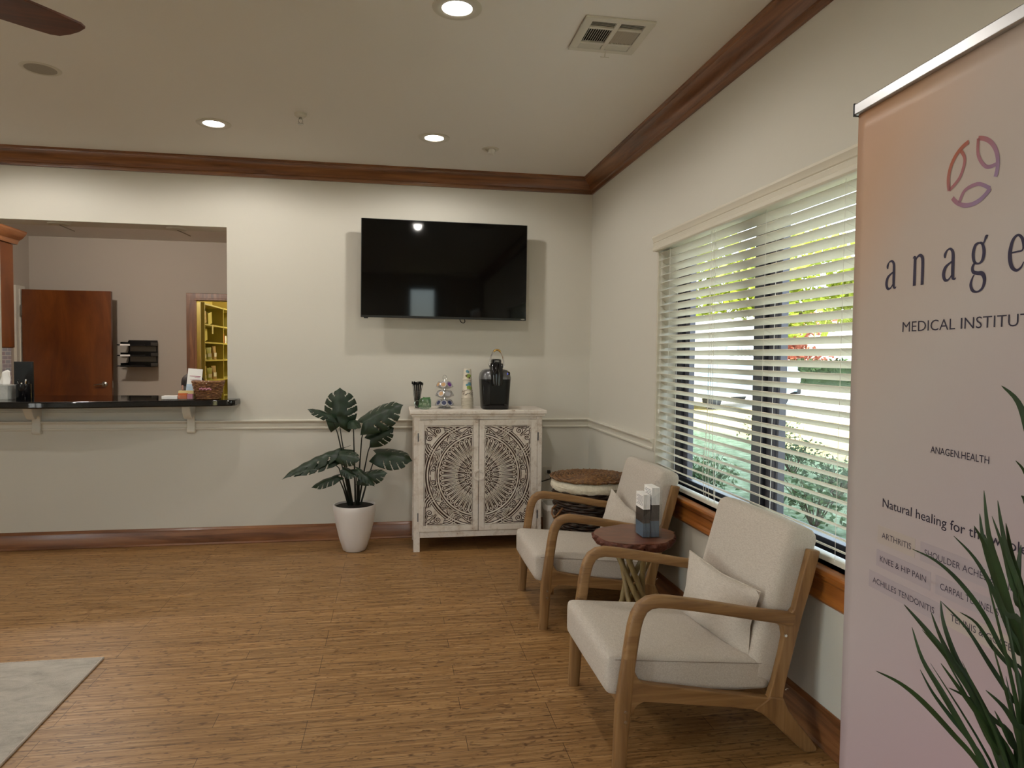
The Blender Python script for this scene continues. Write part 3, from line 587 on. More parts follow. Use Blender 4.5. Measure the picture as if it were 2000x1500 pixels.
# ---------------- pod carousel and pods ----------------
pc = empty('pod_carousel', (-1.172, -.25, TOP), 'three-tier chrome wire carousel holding coffee pods, between the mug and the cup stack', 'pod rack')
m = MB(); m.lathe([(.001, 0), (.052, 0), (.054, .004), (.045, .010), (.012, .014), (.001, .014)], 32); m.build('base', 'chrome', pc)
m = MB(); m.tube([(0, 0, .01), (0, 0, .215)], .004, 8); m.tube([(.014*cos(a), 0, .228+.018*sin(a)) for a in [2*pi*i/16 for i in range(16)]], .0016, 6, loop=True)
for a in range(0, 360, 60): m.tube([(.018*cos(radians(a)), .018*sin(radians(a)), .01), (.018*cos(radians(a)), .018*sin(radians(a)), .2)], .0012, 6)
m.build('post', 'chrome', pc)
tiers = [(.045, .058, 8, -8), (.112, .055, 7, 20), (.178, .052, 7, -14)]
def podT(a, r, z, tilt):
    return Matrix.Translation((r*cos(a), r*sin(a), z)) @ Matrix.Rotation(a, 4, 'Z') @ Matrix.Rotation(tilt, 4, 'Y')
m = MB()
for z, r, n_, a0 in tiers:
    for k in range(n_):
        a = radians(a0-90)+2*pi*k/n_; T = podT(a, r, z, radians(62))
        m.tube([T @ Vector((.0232*cos(b), .0232*sin(b), .001)) for b in [2*pi*i/18 for i in range(18)]], .0012, 5, loop=True)
        m.tube([T @ Vector((-.02, 0, 0)), Vector((.018*cos(a), .018*sin(a), z-.018))], .0012, 5)
m.build('wire_rings', 'chrome', pc)
def pod(kind):
    m = MB(); m.lathe([(.001, -.038), (.016, -.038), (.0185, -.034), (.0212, -.004), (.0245, -.002), (.0245, .0), (.001, .0)], 20)
    o = m.build('coffee_pod', 'pod_white', smooth=True); o.name = 'coffee_pod'
    f = MB(); f.lathe([(.001, .0006), (.023, .0006), (.023, 0), (.001, 0)], 20); f.build('foil_lid', 'pod_foil_silver', o)
    f = MB(); f.lathe([(.001, .0012), (.0165, .0012), (.0165, .0006), (.001, .0006)], 20); f.build('lid_print', kind, o); return o
protos = {}
names = {'pod_navy': 'navy', 'pod_orange': 'tan', 'pod_purple': 'purple', 'pod_foil_silver': 'silver'}
tn = ['bottom', 'middle', 'top']
for ti, (z, r, n_, a0) in enumerate(tiers):
    for k in range(n_):
        a = radians(a0-90)+2*pi*k/n_
        kd = 'pod_navy' if ti == 0 else ('pod_foil_silver' if ti == 1 and k != n_-1 else ('pod_orange' if (ti == 1 or k % 3 == 0) else ('pod_purple' if k == 1 else 'pod_foil_silver')))
        if kd not in protos: o = protos[kd] = pod(kd)
        else: o = dup(protos[kd])
        T = Matrix.Translation((-1.172, -.25, TOP)) @ podT(a, r, z, radians(62)); o.location = T.to_translation(); o.rotation_euler = T.to_euler()
        ps = ['at the front', 'front right', 'on the right', 'back right', 'at the back', 'back left', 'on the left', 'front left'][round(8*k/n_) % 8]
        tag(o, '%s lid coffee pod %s of the %s carousel tier' % (names[kd], ps, tn[ti]), 'coffee pod', 'coffee pods in the %s tier with %s lids' % (tn[ti], names[kd]))
# ---------------- cups ----------------
def cup(h, r0, r1, name='paper_cup'):
    m = MB(); m.lathe([(r0, 0), (r0+.0032, .0012), (r0+.0032, .0035), (r0, .0048), (r0-.002, .003), (r1, h-.004), (r1, h), (r1-.004, h), (r1-.004, h-.004), (.001, h-.004)], 28, cap=False); o = m.build(name, 'paper_cup')
    return o
bigc = None
for i in range(10):
    z = TOP+i*.0085
    if i == 0: o = bigc = cup(.135, .0435, .0295)
    else: o = dup(bigc)
    o.location = (-1.005, -.25, z)
    ORD = ['lowest', 'second', 'third', 'fourth', 'fifth', 'sixth', 'seventh', 'eighth', 'ninth', 'tenth', 'eleventh', 'twelfth', 'thirteenth']
    if i < 9: tag(o, 'nested white paper cup, %s rim up from the cabinet top' % ORD[i], 'paper cup', 'nested paper cups in the stack')
    else:
        o = o; bpy.data.objects.remove(o); o = cup(.135, .0435, .0295); o.location = (-1.005, -.25, z); tag(o, 'patterned paper cup topping the nested stack, under the small top cup', 'paper cup')
        m = MB()
        random.seed(3)
        for k in range(60):
            a = random.uniform(0, 2*pi); zz = random.uniform(.02, .062); r_ = .0435-.014*zz/.135+.0006; s_ = random.uniform(.002, .0045)
            m.tube([(r_*cos(a+j*s_/r_*1.2), r_*sin(a+j*s_/r_*1.2), zz+s_*sin(j*1.4)) for j in range(-2, 3)], .0007, 4)
        m.build('brown_script_pattern', 'cup_brown', o)
        for nm, mt, lst in (('teal_motif', 'cup_teal', [(-1.2, .105, .012), (-1.75, .098, .008), (.6, .1, .012), (2.2, .1, .012)]), ('green_motif', 'cup_green', [(-1.35, .08, .012), (-1.0, .072, .009), (.5, .075, .012), (2.1, .08, .012)])):
            m = MB()
            for a, zz, s_ in lst: m.grid(lambda u, v: Vector(((.0435-.014*(zz+(v-.5)*2*s_)/.135+.0007)*cos(a+(u-.5)*2.6*s_/.034*(1-.5*abs(v-.5))), (.0435-.014*(zz+(v-.5)*2*s_)/.135+.0007)*sin(a+(u-.5)*2.6*s_/.034*(1-.5*abs(v-.5))), zz+(v-.5)*2*s_)), 6, 6)
            m.build(nm, mt, o)
o = cup(.080, .034, .0275); o.location = (-1.005, -.25, TOP+9*.0085+.1355); tag(o, 'smaller upside-down paper cup with teal and green motif on top of the stack', 'paper cup')
for nm, mt, lst in (('teal_motif', 'cup_teal', [(-1.75, .062, .010), (-1.45, .058, .008)]), ('green_motif', 'cup_green', [(-1.5, .028, .014), (-1.05, .03, .009)]), ('brown_motif', 'cup_brown', [(-1.9, .03, .008), (-1.25, .015, .006)])):
    m = MB()
    for a, zz, s_ in lst: m.grid(lambda u, v: Vector(((.034-.0065*(zz+(v-.5)*2*s_)/.08+.0005)*cos(a+(u-.5)*2.4*s_/.032*(1-abs(v-.5))), (.034-.0065*(zz+(v-.5)*2*s_)/.08+.0005)*sin(a+(u-.5)*2.4*s_/.032*(1-abs(v-.5))), zz+(v-.5)*2*s_)), 6, 6)
    m.build(nm, mt, o)
# ---------------- mug with tea bags, stirrer cup ----------------
mg = empty('glass_mug', (-1.318, -.31, TOP), 'clear glass mug filled with green tea packets at the left end of the cabinet top', 'mug')
m = MB(); m.lathe([(.001, 0), (.030, 0), (.042, .012), (.046, .035), (.045, .072), (.043, .072), (.044, .035), (.040, .014), (.028, .005), (.001, .005)], 32); m.build('glass_body', 'clear_glass', mg)
m = MB(); m.tube([(-.044, 0, .060), (-.062, 0, .062), (-.074, 0, .045), (-.068, 0, .025), (-.048, 0, .016)], .005, 8); m.build('handle', 'clear_glass', mg)
random.seed(5)
for k in range(6):
    a = radians(-50+k*21); T = Matrix.Translation((-1.318+(-.028+k*.0108), -.31+random.uniform(-.012, .006), TOP+.012)) @ Matrix.Rotation(random.uniform(-.5, .5), 4, 'Z') @ Matrix.Rotation(random.uniform(-.18, .18), 4, 'Y')
    m = MB(); m.box(-.020, .020, -.0022, .0022, 0, .058+.008*(k % 3)); o = m.build('tea_packet', 'tea_green', smooth=False, bev=.001); o.matrix_world = T
    tag(o, 'green paper tea packet standing in the glass mug', 'tea packet', 'tea packets in the glass mug')
    m = B(-.014, .014, -.0030, -.0022, .016, .034); m.build('printed_band', 'tea_print', o, smooth=False)
sc_ = empty('stirrer_cup', (-1.372, -.27, TOP), 'tall clear cup full of black coffee stirrers left of the mug', 'cup')
m = MB(); m.lathe([(.001, 0), (.021, 0), (.031, .13), (.029, .13), (.019, .003), (.001, .003)], 28); m.build('clear_cup', 'clear_plastic', sc_)
st = None
for k in range(22):
    a = k*2.4; r0 = .0028*sqrt(k); r1 = .0085*sqrt(k); 
    m = MB(); p0 = Vector((r0*cos(a), r0*sin(a), .006)); p1 = Vector((r1*cos(a), r1*sin(a), .188+.004*(k % 3)))
    m.tube([p0, p0.lerp(p1, .5), p1], .0021, 6); m.box(-.005, .005, -.001, .001, -.018, .002, Matrix.Translation(p1) @ Matrix.Rotation(a, 4, 'Z'))
    o = m.build('coffee_stirrer', 'black_plastic', smooth=True); o.location = (-1.372, -.27, TOP); tag(o, 'black plastic stirrer in the bundle standing in the clear cup', 'stirrer', 'black coffee stirrers in the clear cup')
# ---------------- outlet, cord, waste bin ----------------
ol = empty('wall_outlet', (-.335, 0, .47), 'ivory wall outlet with a black plug beside the cabinet', 'outlet')
B(-.035, .035, -.006, 0, -.057, .057).build('cover_plate', 'offwhite_metal', ol, bev=.003)
m = MB()
for zz in (-.02, .02): m.box(-.016, .016, -.008, -.005, zz-.013, zz+.013)
m.build('sockets', 'white_plastic', ol, bev=.002)
pg = empty('power_cord', (-.33, -.008, .49), 'black plug and power cord running from the outlet behind the cabinet', 'power cord')
B(-.012, .012, -.032, 0, -.012, .012).build('plug', 'rubber', pg, bev=.003)
MB().tube([(0, -.03, 0), (.012, -.045, -.02), (.005, -.045, -.05), (-.05, -.03, -.07), (-.14, -.02, -.078)], .0045, 8).build('cord', 'rubber', pg)
wb = empty('waste_bin', (-.335, -.26, 0), 'small white plastic waste bin with a liner between cabinet and wicker hamper', 'waste bin')
m = MB(); m.rings([sect(.07, .09, 0, p=6), sect(.072, .092, .01, p=6), sect(.085, .105, .285, p=6), sect(.088, .108, .29, p=6), sect(.083, .103, .29, p=6), sect(.07, .09, .02, p=6)]); m.build('bin_body', 'white_plastic', wb)
m = MB(); m.rings([[p+Vector((random.uniform(-.001, .001), random.uniform(-.001, .001), random.uniform(-.012, .002))) for p in sect(.0895, .1095, .262, n=48, p=6)], sect(.0905, .1105, .29, n=48, p=6), sect(.088, .108, .298, n=48, p=6), sect(.08, .10, .294, n=48, p=6)], True, False); m.build('bag_liner', 'tissue', wb)
# ---------------- wicker hamper ----------------
hp_ = empty('wicker_hamper', (-.275, -1.00, 0), 'round dark wicker hamper with cream liner and woven lid in the corner', 'basket')
m = MB(); ns = 26
for i in range(30):
    z = .02+i*.0182; r = .195+.045*(z/.56)
    pts = []
    for k in range(ns*4):
        a = 2*pi*k/(ns*4); wv = sin(a*ns/1.0*.5+(pi if i % 2 else 0)); pts.append(((r+.007*wv)*cos(a), (r+.007*wv)*sin(a), z+.002*sin(a*3+i)))
    m.tube(pts, .0095, 5, loop=True)
m.build('woven_body', 'wicker_dark', hp_, ang=80)
m = MB()
for k in range(ns): a = 2*pi*k/ns; m.tube([((.195)*cos(a), .195*sin(a), .01), (.240*cos(a), .240*sin(a), .57)], .005, 5)
m.build('stakes', 'wicker_dark', hp_)
m = MB(); m.lathe([(.20, .02), (.228, .56), (.222, .56), (.001, .03)], 30, cap=False); m.build('inner_liner', 'basket_liner', hp_)
m = MB(); m.lathe([(.244, .545), (.254, .555), (.258, .572), (.256, .592), (.246, .606), (.225, .612), (.215, .60), (.225, .56)], 60, cap=False, f=lambda a, z: 1+.012*sin(a*9+z*60)+.008*sin(a*23)); m.build('liner_cuff', 'basket_liner', hp_)
m = MB(); m.tube([(.2565*cos(a), .2565*sin(a), .575+.003*sin(a*4)) for a in [2*pi*i/60 for i in range(60)]], .003, 5, loop=True); m.build('liner_hem', 'basket_liner', hp_)
ld = MB(); n_ = 0
for i in range(15):
    r = .02+i*.0165; z = .622+.012*cos(i/14*pi/2)
    ld.tube([((r+.002*sin(a*14+i*pi))*cos(a), (r+.002*sin(a*14+i*pi))*sin(a), z+.0035*sin(a*12+i*pi)) for a in [2*pi*k/72 for k in range(72)]], .0082, 5, loop=True)
lo_ = ld.build('lid', 'wicker_lid', hp_, ang=80)
m = MB()
for k in range(40): a = 2*pi*k/40; m.tube([(.245*cos(a), .245*sin(a), .622), (.262*cos(a+.05), .262*sin(a+.05), .628), (.252*cos(a+.16), .252*sin(a+.16), .618)], .005, 5)
m.build('lid_edge', 'wicker_lid', lo_)
m = MB(); m.tube([(-.225, -.03, .45), (-.262, -.045, .43), (-.268, -.06, .40), (-.262, -.09, .38), (-.25, -.12, .40), (-.215, -.13, .45)], .006, 6); m.build('rope_handle', 'wicker_light', hp_)
# ================= monstera =================
mo = empty('potted_monstera', (-1.813, -.30, 0), 'artificial monstera plant in a white pot on the floor left of the cabinet', 'potted plant')
m = MB(); m.lathe([(.001, 0), (.070, 0), (.082, .008), (.108, .09), (.133, .20), (.148, .29), (.150, .325), (.147, .332), (.140, .332), (.138, .30), (.12, .27), (.001, .27)], 48); m.build('pot', 'white_ceramic', mo)
random.seed(2)
m = MB(); m.lathe([(.001, .324), (.05, .326), (.10, .322), (.138, .318), (.136, .29), (.001, .28)], 30, f=lambda a, z: 1+.01*sin(a*11)); m.build('soil', 'soil', mo)
def px(u_, v_, y=-.34): return Vector((-1.813+(u_-692)*.00366-.0*(v_), y, (1077-v_)*.003655+(.0)))
def leaf(base, tip, width, nrm, droop=.12, fold=.15, lobes=4, cut=.62, name='leaf'):
    width *= 1.18; base, tip = Vector(base), Vector(tip); ax = tip-base; Ln = ax.length; ax.normalize(); N = Vector(nrm); N = (N-ax*N.dot(ax)).normalized(); S_ = N.cross(ax).normalized()
    m = MB()
    def half(t): return width*(.62*sin(pi*min(1, max(0, t*.90+.10)))**.55+.38*sin(pi*min(1, max(0, t*.8+.2))))*(1 if t < .8 else max(0, (1-t)/.2)**.7)
    def P(u, v): return base+ax*u+S_*v+N*(-droop*(u/Ln)**2*Ln-fold*abs(v)-1.4*v*v/width*.35+.0025*sin(u*70+abs(v)*40))
    NU, NV = 60, 18
    for sg in (-1, 1):
        V = {}
        off = random.uniform(-.02, .02)
        def mask(t, q):
            for k in range(lobes):
                tc = .24+off+k*.66/lobes+ (q-.35)*.16
                wd_ = .006+.022*max(0, q-.45)+(.014 if .42 < q < .52 else 0)
                if q > (.42 if k % 2 else .52) and abs(t-tc) < wd_: return True
            return False
        for i in range(NU+1):
            for j in range(NV+1):
                t, q = i/NU, j/NV; tt = t*1.0
                u_ = (tt*1.0)*Ln-.16*Ln*q*(1-tt)**2*1.2+.05*Ln*q*sin(pi*tt)
                V[i, j] = (u_, sg*q*half(max(.0, tt)))
        vs = {}
        for i in range(NU):
            for j in range(NV):
                if mask((i+.5)/NU, (j+.5)/NV): continue
                quad = []
                for c_ in ((i, j), (i+1, j), (i+1, j+1), (i, j+1)):
                    if c_ not in vs: vs[c_] = m.bm.verts.new(P(*V[c_]))
                    quad.append(vs[c_])
                m.face(quad)
    o = m.build(name, 'monstera_green', mo, solid=.0016, ang=70); o.location = -Vector((-1.813, -.30, 0)); return o
LV = [((664, 832, -.36), (663, 760, -.40), .098, (-.1, -1, .25), .25, (690, 985)), ((708, 826, -.36), (775, 782, -.44), .088, (-.1, -.8, .6), .25, (696, 985)),
      ((722, 860, -.32), (765, 834, -.34), .062, (.1, -.8, .4), .2, (697, 985)), ((733, 888, -.30), (797, 886, -.40), .078, (.1, -.75, .65), .3, (700, 985)),
      ((668, 876, -.34), (561, 900, -.50), .060, (.1, -.35, 1), .25, (684, 985)), ((658, 896, -.36), (579, 904, -.50), .045, (0, -.35, 1), .2, (686, 985)),
      ((662, 927, -.38), (614, 938, -.44), .038, (0, -.5, .8), .2, (684, 985)), ((665, 885, -.42), (698, 886, -.50), .050, (0, -.9, .5), .35, (688, 985)),
      ((672, 912, -.42), (695, 920, -.48), .032, (0, -.7, .6), .3, (689, 985)), ((702, 932, -.38), (750, 915, -.44), .050, (0, -.8, .6), .25, (700, 985)),
      ((697, 912, -.42), (733, 932, -.50), .034, (.2, -.6, .7), .3, (698, 985)), ((655, 815, -.38), (612, 792, -.44), .032, (0, -.7, .7), .2, (690, 985)), ((690, 820, -.36), (695, 828, -.46), .04, (0, -.5, .9), .3, (694, 985))]
for (b_, t_, wd, nr, dr, sb) in LV:
    bb = px(b_[0], b_[1], b_[2]); tt = px(t_[0], t_[1], t_[2]); leaf(bb, tt, wd, nr, dr, .12)
    s0 = px(sb[0], 990, -.30); s0.z = .28; md_ = s0.lerp(bb, .55)+Vector((0, .0, .02))
    m = MB(); m.tube([s0, s0.lerp(md_, .5), md_, md_.lerp(bb, .6), bb+(tt-bb)*.12], [.0075, .0065, .005, .004, .003], 7); o = m.build('stem', 'monstera_stem', mo); o.location = -Vector((-1.813, -.30, 0))
# ================= armchairs =================
def chair(loc, label):
    t = empty('armchair', loc, label, 'armchair', 'oatmeal armchairs along the window')
    SH = .40-.02   # world x -> local x
    hw = .320
    lx = lambda pts: [(x+SH, z) for x, z in pts]
    for sg in (-1, 1):
        yo, yi = sg*hw, sg*(hw-.034); yc = sg*(hw-.017)
        arm = [(-.758, 0), (-.752, .12), (-.746, .22), (-.738, .30), (-.728, .38), (-.720, .44), (-.712, .49), (-.702, .525), (-.686, .552), (-.662, .567), (-.630, .571), (-.585, .566), (-.50, .552), (-.40, .533), (-.30, .513), (-.20, .495), (-.13, .482)]
        k = 6
        ap = [Vector((x+SH, yc, z)) for x, z in arm]
        MB().sweep(ap[:5], [.046, .050, .056, .050, .046], .036, (0, 1, 0)).build('front_leg', 'oak_z', t, ang=50)
        MB().sweep(ap[4:], [.046, .046, .046, .046, .045, .044, .043, .042, .041, .040, .040, .042, .046], .042, (0, 1, 0)).build('armrest', 'oak_x', t, ang=50)
        MB().prism(lx([(-.765, .235), (-.745, .30), (-.715, .345), (-.702, .318), (-.69, .298), (-.66, .289), (-.45, .25), (-.207, .208), (-.165, .19), (-.165, .15), (-.22, .155), (-.257, .168), (-.36, .186), (-.468, .200), (-.60, .219), (-.678, .229), (-.700, .218), (-.718, .195), (-.730, .16), (-.765, .16)]), 'y', yi, yo-sg*.002).build('side_rail', 'oak_x', t, smooth=False, bev=.004)
        MB().prism(lx([(-.275, .170), (-.24, .155), (-.19, .111), (-.146, .069), (-.105, .030), (-.078, .006), (-.066, 0), (-.03, 0), (-.024, .012), (-.059, .061), (-.10, .108), (-.138, .157), (-.160, .205), (-.21, .215)]), 'y', yi, yo).build('rear_leg', 'oak_z', t, smooth=False, bev=.006)
        MB().prism(lx([(-.215, .205), (-.195, .269), (-.173, .361), (-.162, .42), (-.168, .455), (-.19, .472), (-.145, .497), (-.125, .520), (-.105, .60), (-.072, .728), (-.030, .722), (-.058, .608), (-.092, .497), (-.118, .391), (-.150, .259), (-.160, .20)]), 'y', yi, yo-sg*.006).build('back_post', 'oak_z', t, smooth=False, bev=.004)
        for (x, z) in ((-.742, .20), (-.742, .165), (-.16, .43), (-.15, .235)):
            MB().lathe([(.001, .003), (.005, .003), (.0065, 0), (.001, 0)], 12, T=Matrix.Translation((x+SH, yo, z)) @ Matrix.Rotation(sg*-pi/2, 4, 'X')).build('screw', 'chrome', t)
    B(-.735+SH, -.70+SH, -hw+.03, hw-.03, .17, .222).build('front_rail', 'oak_y', t, smooth=False, bev=.003)
    B(-.19+SH, -.155+SH, -hw+.03, hw-.03, .15, .20).build('rear_rail', 'oak_y', t, smooth=False, bev=.003)
    def slope(o):
        t_ = (o.x+.305)/.61; return Vector((o.x, o.y, .0125-.040*t_+o.z*(1.22-.32*t_)))
    m = MB(); m.rbox(.305, .284, .060, .024, (.006, 0, .012), 14, (-.495+SH, 0, .300), fn=slope); m.build('seat_cushion', 'linen_oatmeal', t, ang=80)
    m = MB()
    for zz in (-.046, .046): m.tube([slope(Vector((-.285+.56*i/8, -.2845, zz)))+Vector((-.485+SH, 0, .300)) for i in range(9)], .0014, 5)
    m.build('seat_piping', 'piping', t)
    T = Matrix.Translation((-.142+SH, 0, .517)) @ Matrix.Rotation(radians(15.5), 4, 'Y')
    m = MB(); m.rbox(.062, .286, .288, .036, (.008, 0, .006), 14, T=T); m.build('back_cushion', 'linen_oatmeal', t, ang=80)
    return t
c1 = chair((-.40, -2.815, 0), 'oatmeal armchair with wooden arms nearest the banner, in front of the side table')
c2 = dup(c1, (-.40, -1.598, 0), label='oatmeal armchair with wooden arms beside the wicker hamper, behind the side table')
def pillow(loc, rot, label, hx=.222, hz=.134, th=.058):
    m = MB()
    for sg in (-1, 1):
        def f(u, v):
            a, b = u*2-1, v*2-1; e = (1-a**4)*(1-b**4); cr = 1-.05*(1-a*a)-.0; cz = 1-.07*(1-b*b)
            return Vector((sg*th*max(0, (cos(a*pi/2)*cos(b*pi/2)))**.55+.004*sin(a*9+b*5)*e, a*hx*(1-.10*(1-abs(b))**1.0*abs(a)), b*hz*(1-.12*(1-abs(a))*abs(b))))
        m.grid(f, 20, 16)
    o = m.build('lumbar_pillow', 'linen_pillow', ang=80); o.location = loc; o.rotation_euler = rot
    p = MB(); e = []
    for a, b in [(-1+2*i/12, -1) for i in range(12)]+[(1, -1+2*i/12) for i in range(12)]+[(1-2*i/12, 1) for i in range(12)]+[(-1, 1-2*i/12) for i in range(12)]: e.append((0, a*hx*(1-.10*(1-abs(b))*abs(a)), b*hz*(1-.12*(1-abs(a))*abs(b))))
    p.tube(e, .0022, 5, loop=True); p.build('seam', 'linen_pillow', o)
    tag(o, label, 'pillow', 'lumbar pillows on the armchairs'); return o
pillow((-.300, -2.850, .450), (radians(4), radians(7), radians(10)), 'linen lumbar pillow leaning on the back of the armchair nearest the banner')
pillow((-.285, -1.63, .458), (radians(10), radians(12), radians(6)), 'linen lumbar pillow on the armchair beside the wicker hamper')
# ================= side table =================
tb = empty('side_table', (-.40, -2.19, 0), 'live-edge wood slice side table on crossed branch legs between the two armchairs', 'side table')
def wob(a): return 1+.035*sin(2*a+.6)+.025*sin(5*a+1)+.015*sin(9*a)+.008*sin(17*a)
m = MB(); Z = .555; R_p = [(.001, Z), (.12, Z), (.188, Z), (.194, Z-.004), (.194, Z-.008)]
m.lathe([(.001, Z-.006), (.12, Z-.006), (.188, Z-.006), (.19, Z), (.12, Z+.0005), (.001, Z+.0005)], 96, cap=False, f=lambda a, z: wob(a)); m.build('table_top', 'walnut_slice', tb)
random.seed(8); jit = {}
def bk(a, z): return wob(a)*(1+.035*sin(a*31+z*260)*sin(a*3)+.02*sin(a*53+z*190)*cos(a*2)+.028*sin(a*19-z*180)*sin(a*1.5+1))
m = MB(); m.lathe([(.001, Z-.052), (.160, Z-.052), (.172, Z-.047), (.186, Z-.036), (.188, Z-.027), (.196, Z-.016), (.194, Z-.008), (.190, Z-.001), (.001, Z-.001)], 140, f=bk); m.build('bark_edge', 'bark_edge', tb, ang=80)
for k in range(7):
    a = 2*pi*k/7+.3; b = a+radians(150)
    p0 = Vector((.105*cos(a), .105*sin(a), .515)); p1 = Vector((.15*cos(b), .15*sin(b), .0)); mid = p0.lerp(p1, .5)+Vector((.012*cos(a+1.3), .012*sin(a+1.3), 0))
    m = MB(); m.tube([p0, p0.lerp(mid, .5), mid, mid.lerp(p1, .5), p1], [.014, .013, .0125, .013, .014], 10); m.build('leg', 'bamboo_cane', tb)
# brochure holder
hx_, hy_ = -.345, -2.225
bh = empty('brochure_holder', (hx_, hy_, .556), 'clear acrylic brochure holder standing on the side table', 'brochure holder')
m = MB(); m.box(-.045, .045, -.056, .056, 0, .003); m.box(-.047, -.045, -.056, .056, 0, .10); m.box(-.004, -.002, -.056, .056, 0, .19); m.box(.043, .045, -.056, .056, 0, .225)
for yy in (-.058, .056): m.prism([(-.047, 0), (.045, 0), (.045, .225), (-.002, .19), (-.002, .14), (-.047, .10)], 'y', yy, yy+.002)
m.prism([(-.05+.05+.045*cos(a), .225+.035*sin(a)) for a in [pi*i/12 for i in range(13)]], 'x', .043, .045)
m.build('acrylic_shell', 'clear_plastic', bh, smooth=False)
m = MB(); m.prism([(.0, .0), (.05, .0), (.055, .012)], 'z', .0005, .0025, Matrix.Translation((.03, -.08, 0))); m.build('front_foot', 'clear_plastic', bh, smooth=False)
for k in range(13):
    back = k >= 6; x = -.041+k*.0057+(.006 if back else 0); hgt = .200 if not back else .232
    o = empty('tri_fold_brochure', (hx_+x, hy_, .560), ('white and blue tri-fold brochure, %s from the left in the holder on the side table' % ('first' if k == 0 else ORD[k])), 'brochure', 'brochures in the %s pocket' % ('back' if back else 'front'))
    B(-.0024, .0018, -.050, .050, .13*hgt/.2, hgt).build('upper_page', 'paper_white', o, smooth=False)
    B(-.0024, .0018, -.050, .050, .065*hgt/.2, .13*hgt/.2).build('photo_band', 'brochure_photo', o, smooth=False)
    B(-.0024, .0018, -.050, .050, 0, .065*hgt/.2).build('blue_band', 'brochure_blue', o, smooth=False)
    if k in (0, 6):
        m = MB()
        for i in range(8): m.box(-.0029, -.0024, -.042, .042-.01*(i % 3), (.145+i*.006)*hgt/.2, (.147+i*.006)*hgt/.2)
        m.build('printed_lines', 'ink_grey', o, smooth=False)
# ================= roll-up banner =================
bn = empty('rollup_banner', (-.454, -3.825, 0), 'tall roll-up banner with peach to lilac print and orange logo at the right edge', 'banner', rz=atan2(-.9982, -.0605))
BW = .71
m = MB(); m.grid(lambda u, v: Vector((BW*u+.0*(v), .0, .09+1.895*v)), 24, 40); m.build('printed_sheet', 'banner_print', bn, solid=.0008)
B(-.004, BW+.004, -.010, .010, 1.979, 2.006).build('top_rail', 'brushed_aluminium', bn, bev=.003)
B(-.007, -.003, -.011, .011, 1.977, 2.008).build('end_cap', 'dark_cap', bn, bev=.001); B(BW+.003, BW+.007, -.011, .011, 1.977, 2.008).build('end_cap', 'dark_cap', bn, bev=.001)
m = MB(); m.prism([(-.05, 0), (.05, 0), (.05, .05), (.03, .085), (.005, .095), (-.03, .085), (-.05, .05)], 'x', -.01, BW+.01); m.build('base_cassette', 'brushed_aluminium', bn, bev=.004)
for xx in (.12, .55): B(xx, xx+.04, -.16, .16, 0, .012).build('foot', 'brushed_aluminium', bn, smooth=False, bev=.002)
MB().tube([(BW/2, .02, .05), (BW/2, .014, 1.98)], .008, 10).build('support_pole', 'brushed_aluminium', bn)
YT = -.0011
def brush(mb, pts, w, y=YT):
    P = [Vector((p[0], p[1])) for p in pts]; n = len(P); prev = None
    for i in range(n):
        d = (P[min(i+1, n-1)]-P[max(i-1, 0)]).normalized(); nr = Vector((-d.y, d.x)); q = w[i]/2 if isinstance(w, (list, tuple)) else w/2
        cur = [mb.bm.verts.new((P[i].x+nr.x*q, y, P[i].y+nr.y*q)), mb.bm.verts.new((P[i].x-nr.x*q, y, P[i].y-nr.y*q))]
        if prev: mb.face([prev[0], prev[1], cur[1], cur[0]])
        prev = cur
def cat(pts, n=8):      # catmull-rom through control points
    out = []; P = [pts[0]]+list(pts)+[pts[-1]]
    for i in range(1, len(P)-2):
        for k in range(n):
            t = k/n; f = lambda j: .5*((2*P[i][j])+(-P[i-1][j]+P[i+1][j])*t+(2*P[i-1][j]-5*P[i][j]+4*P[i+1][j]-P[i+2][j])*t*t+(-P[i-1][j]+3*P[i][j]-3*P[i+1][j]+P[i+2][j])*t**3)
            out.append((f(0), f(1), f(2)))
    out.append(tuple(pts[-1])); return out
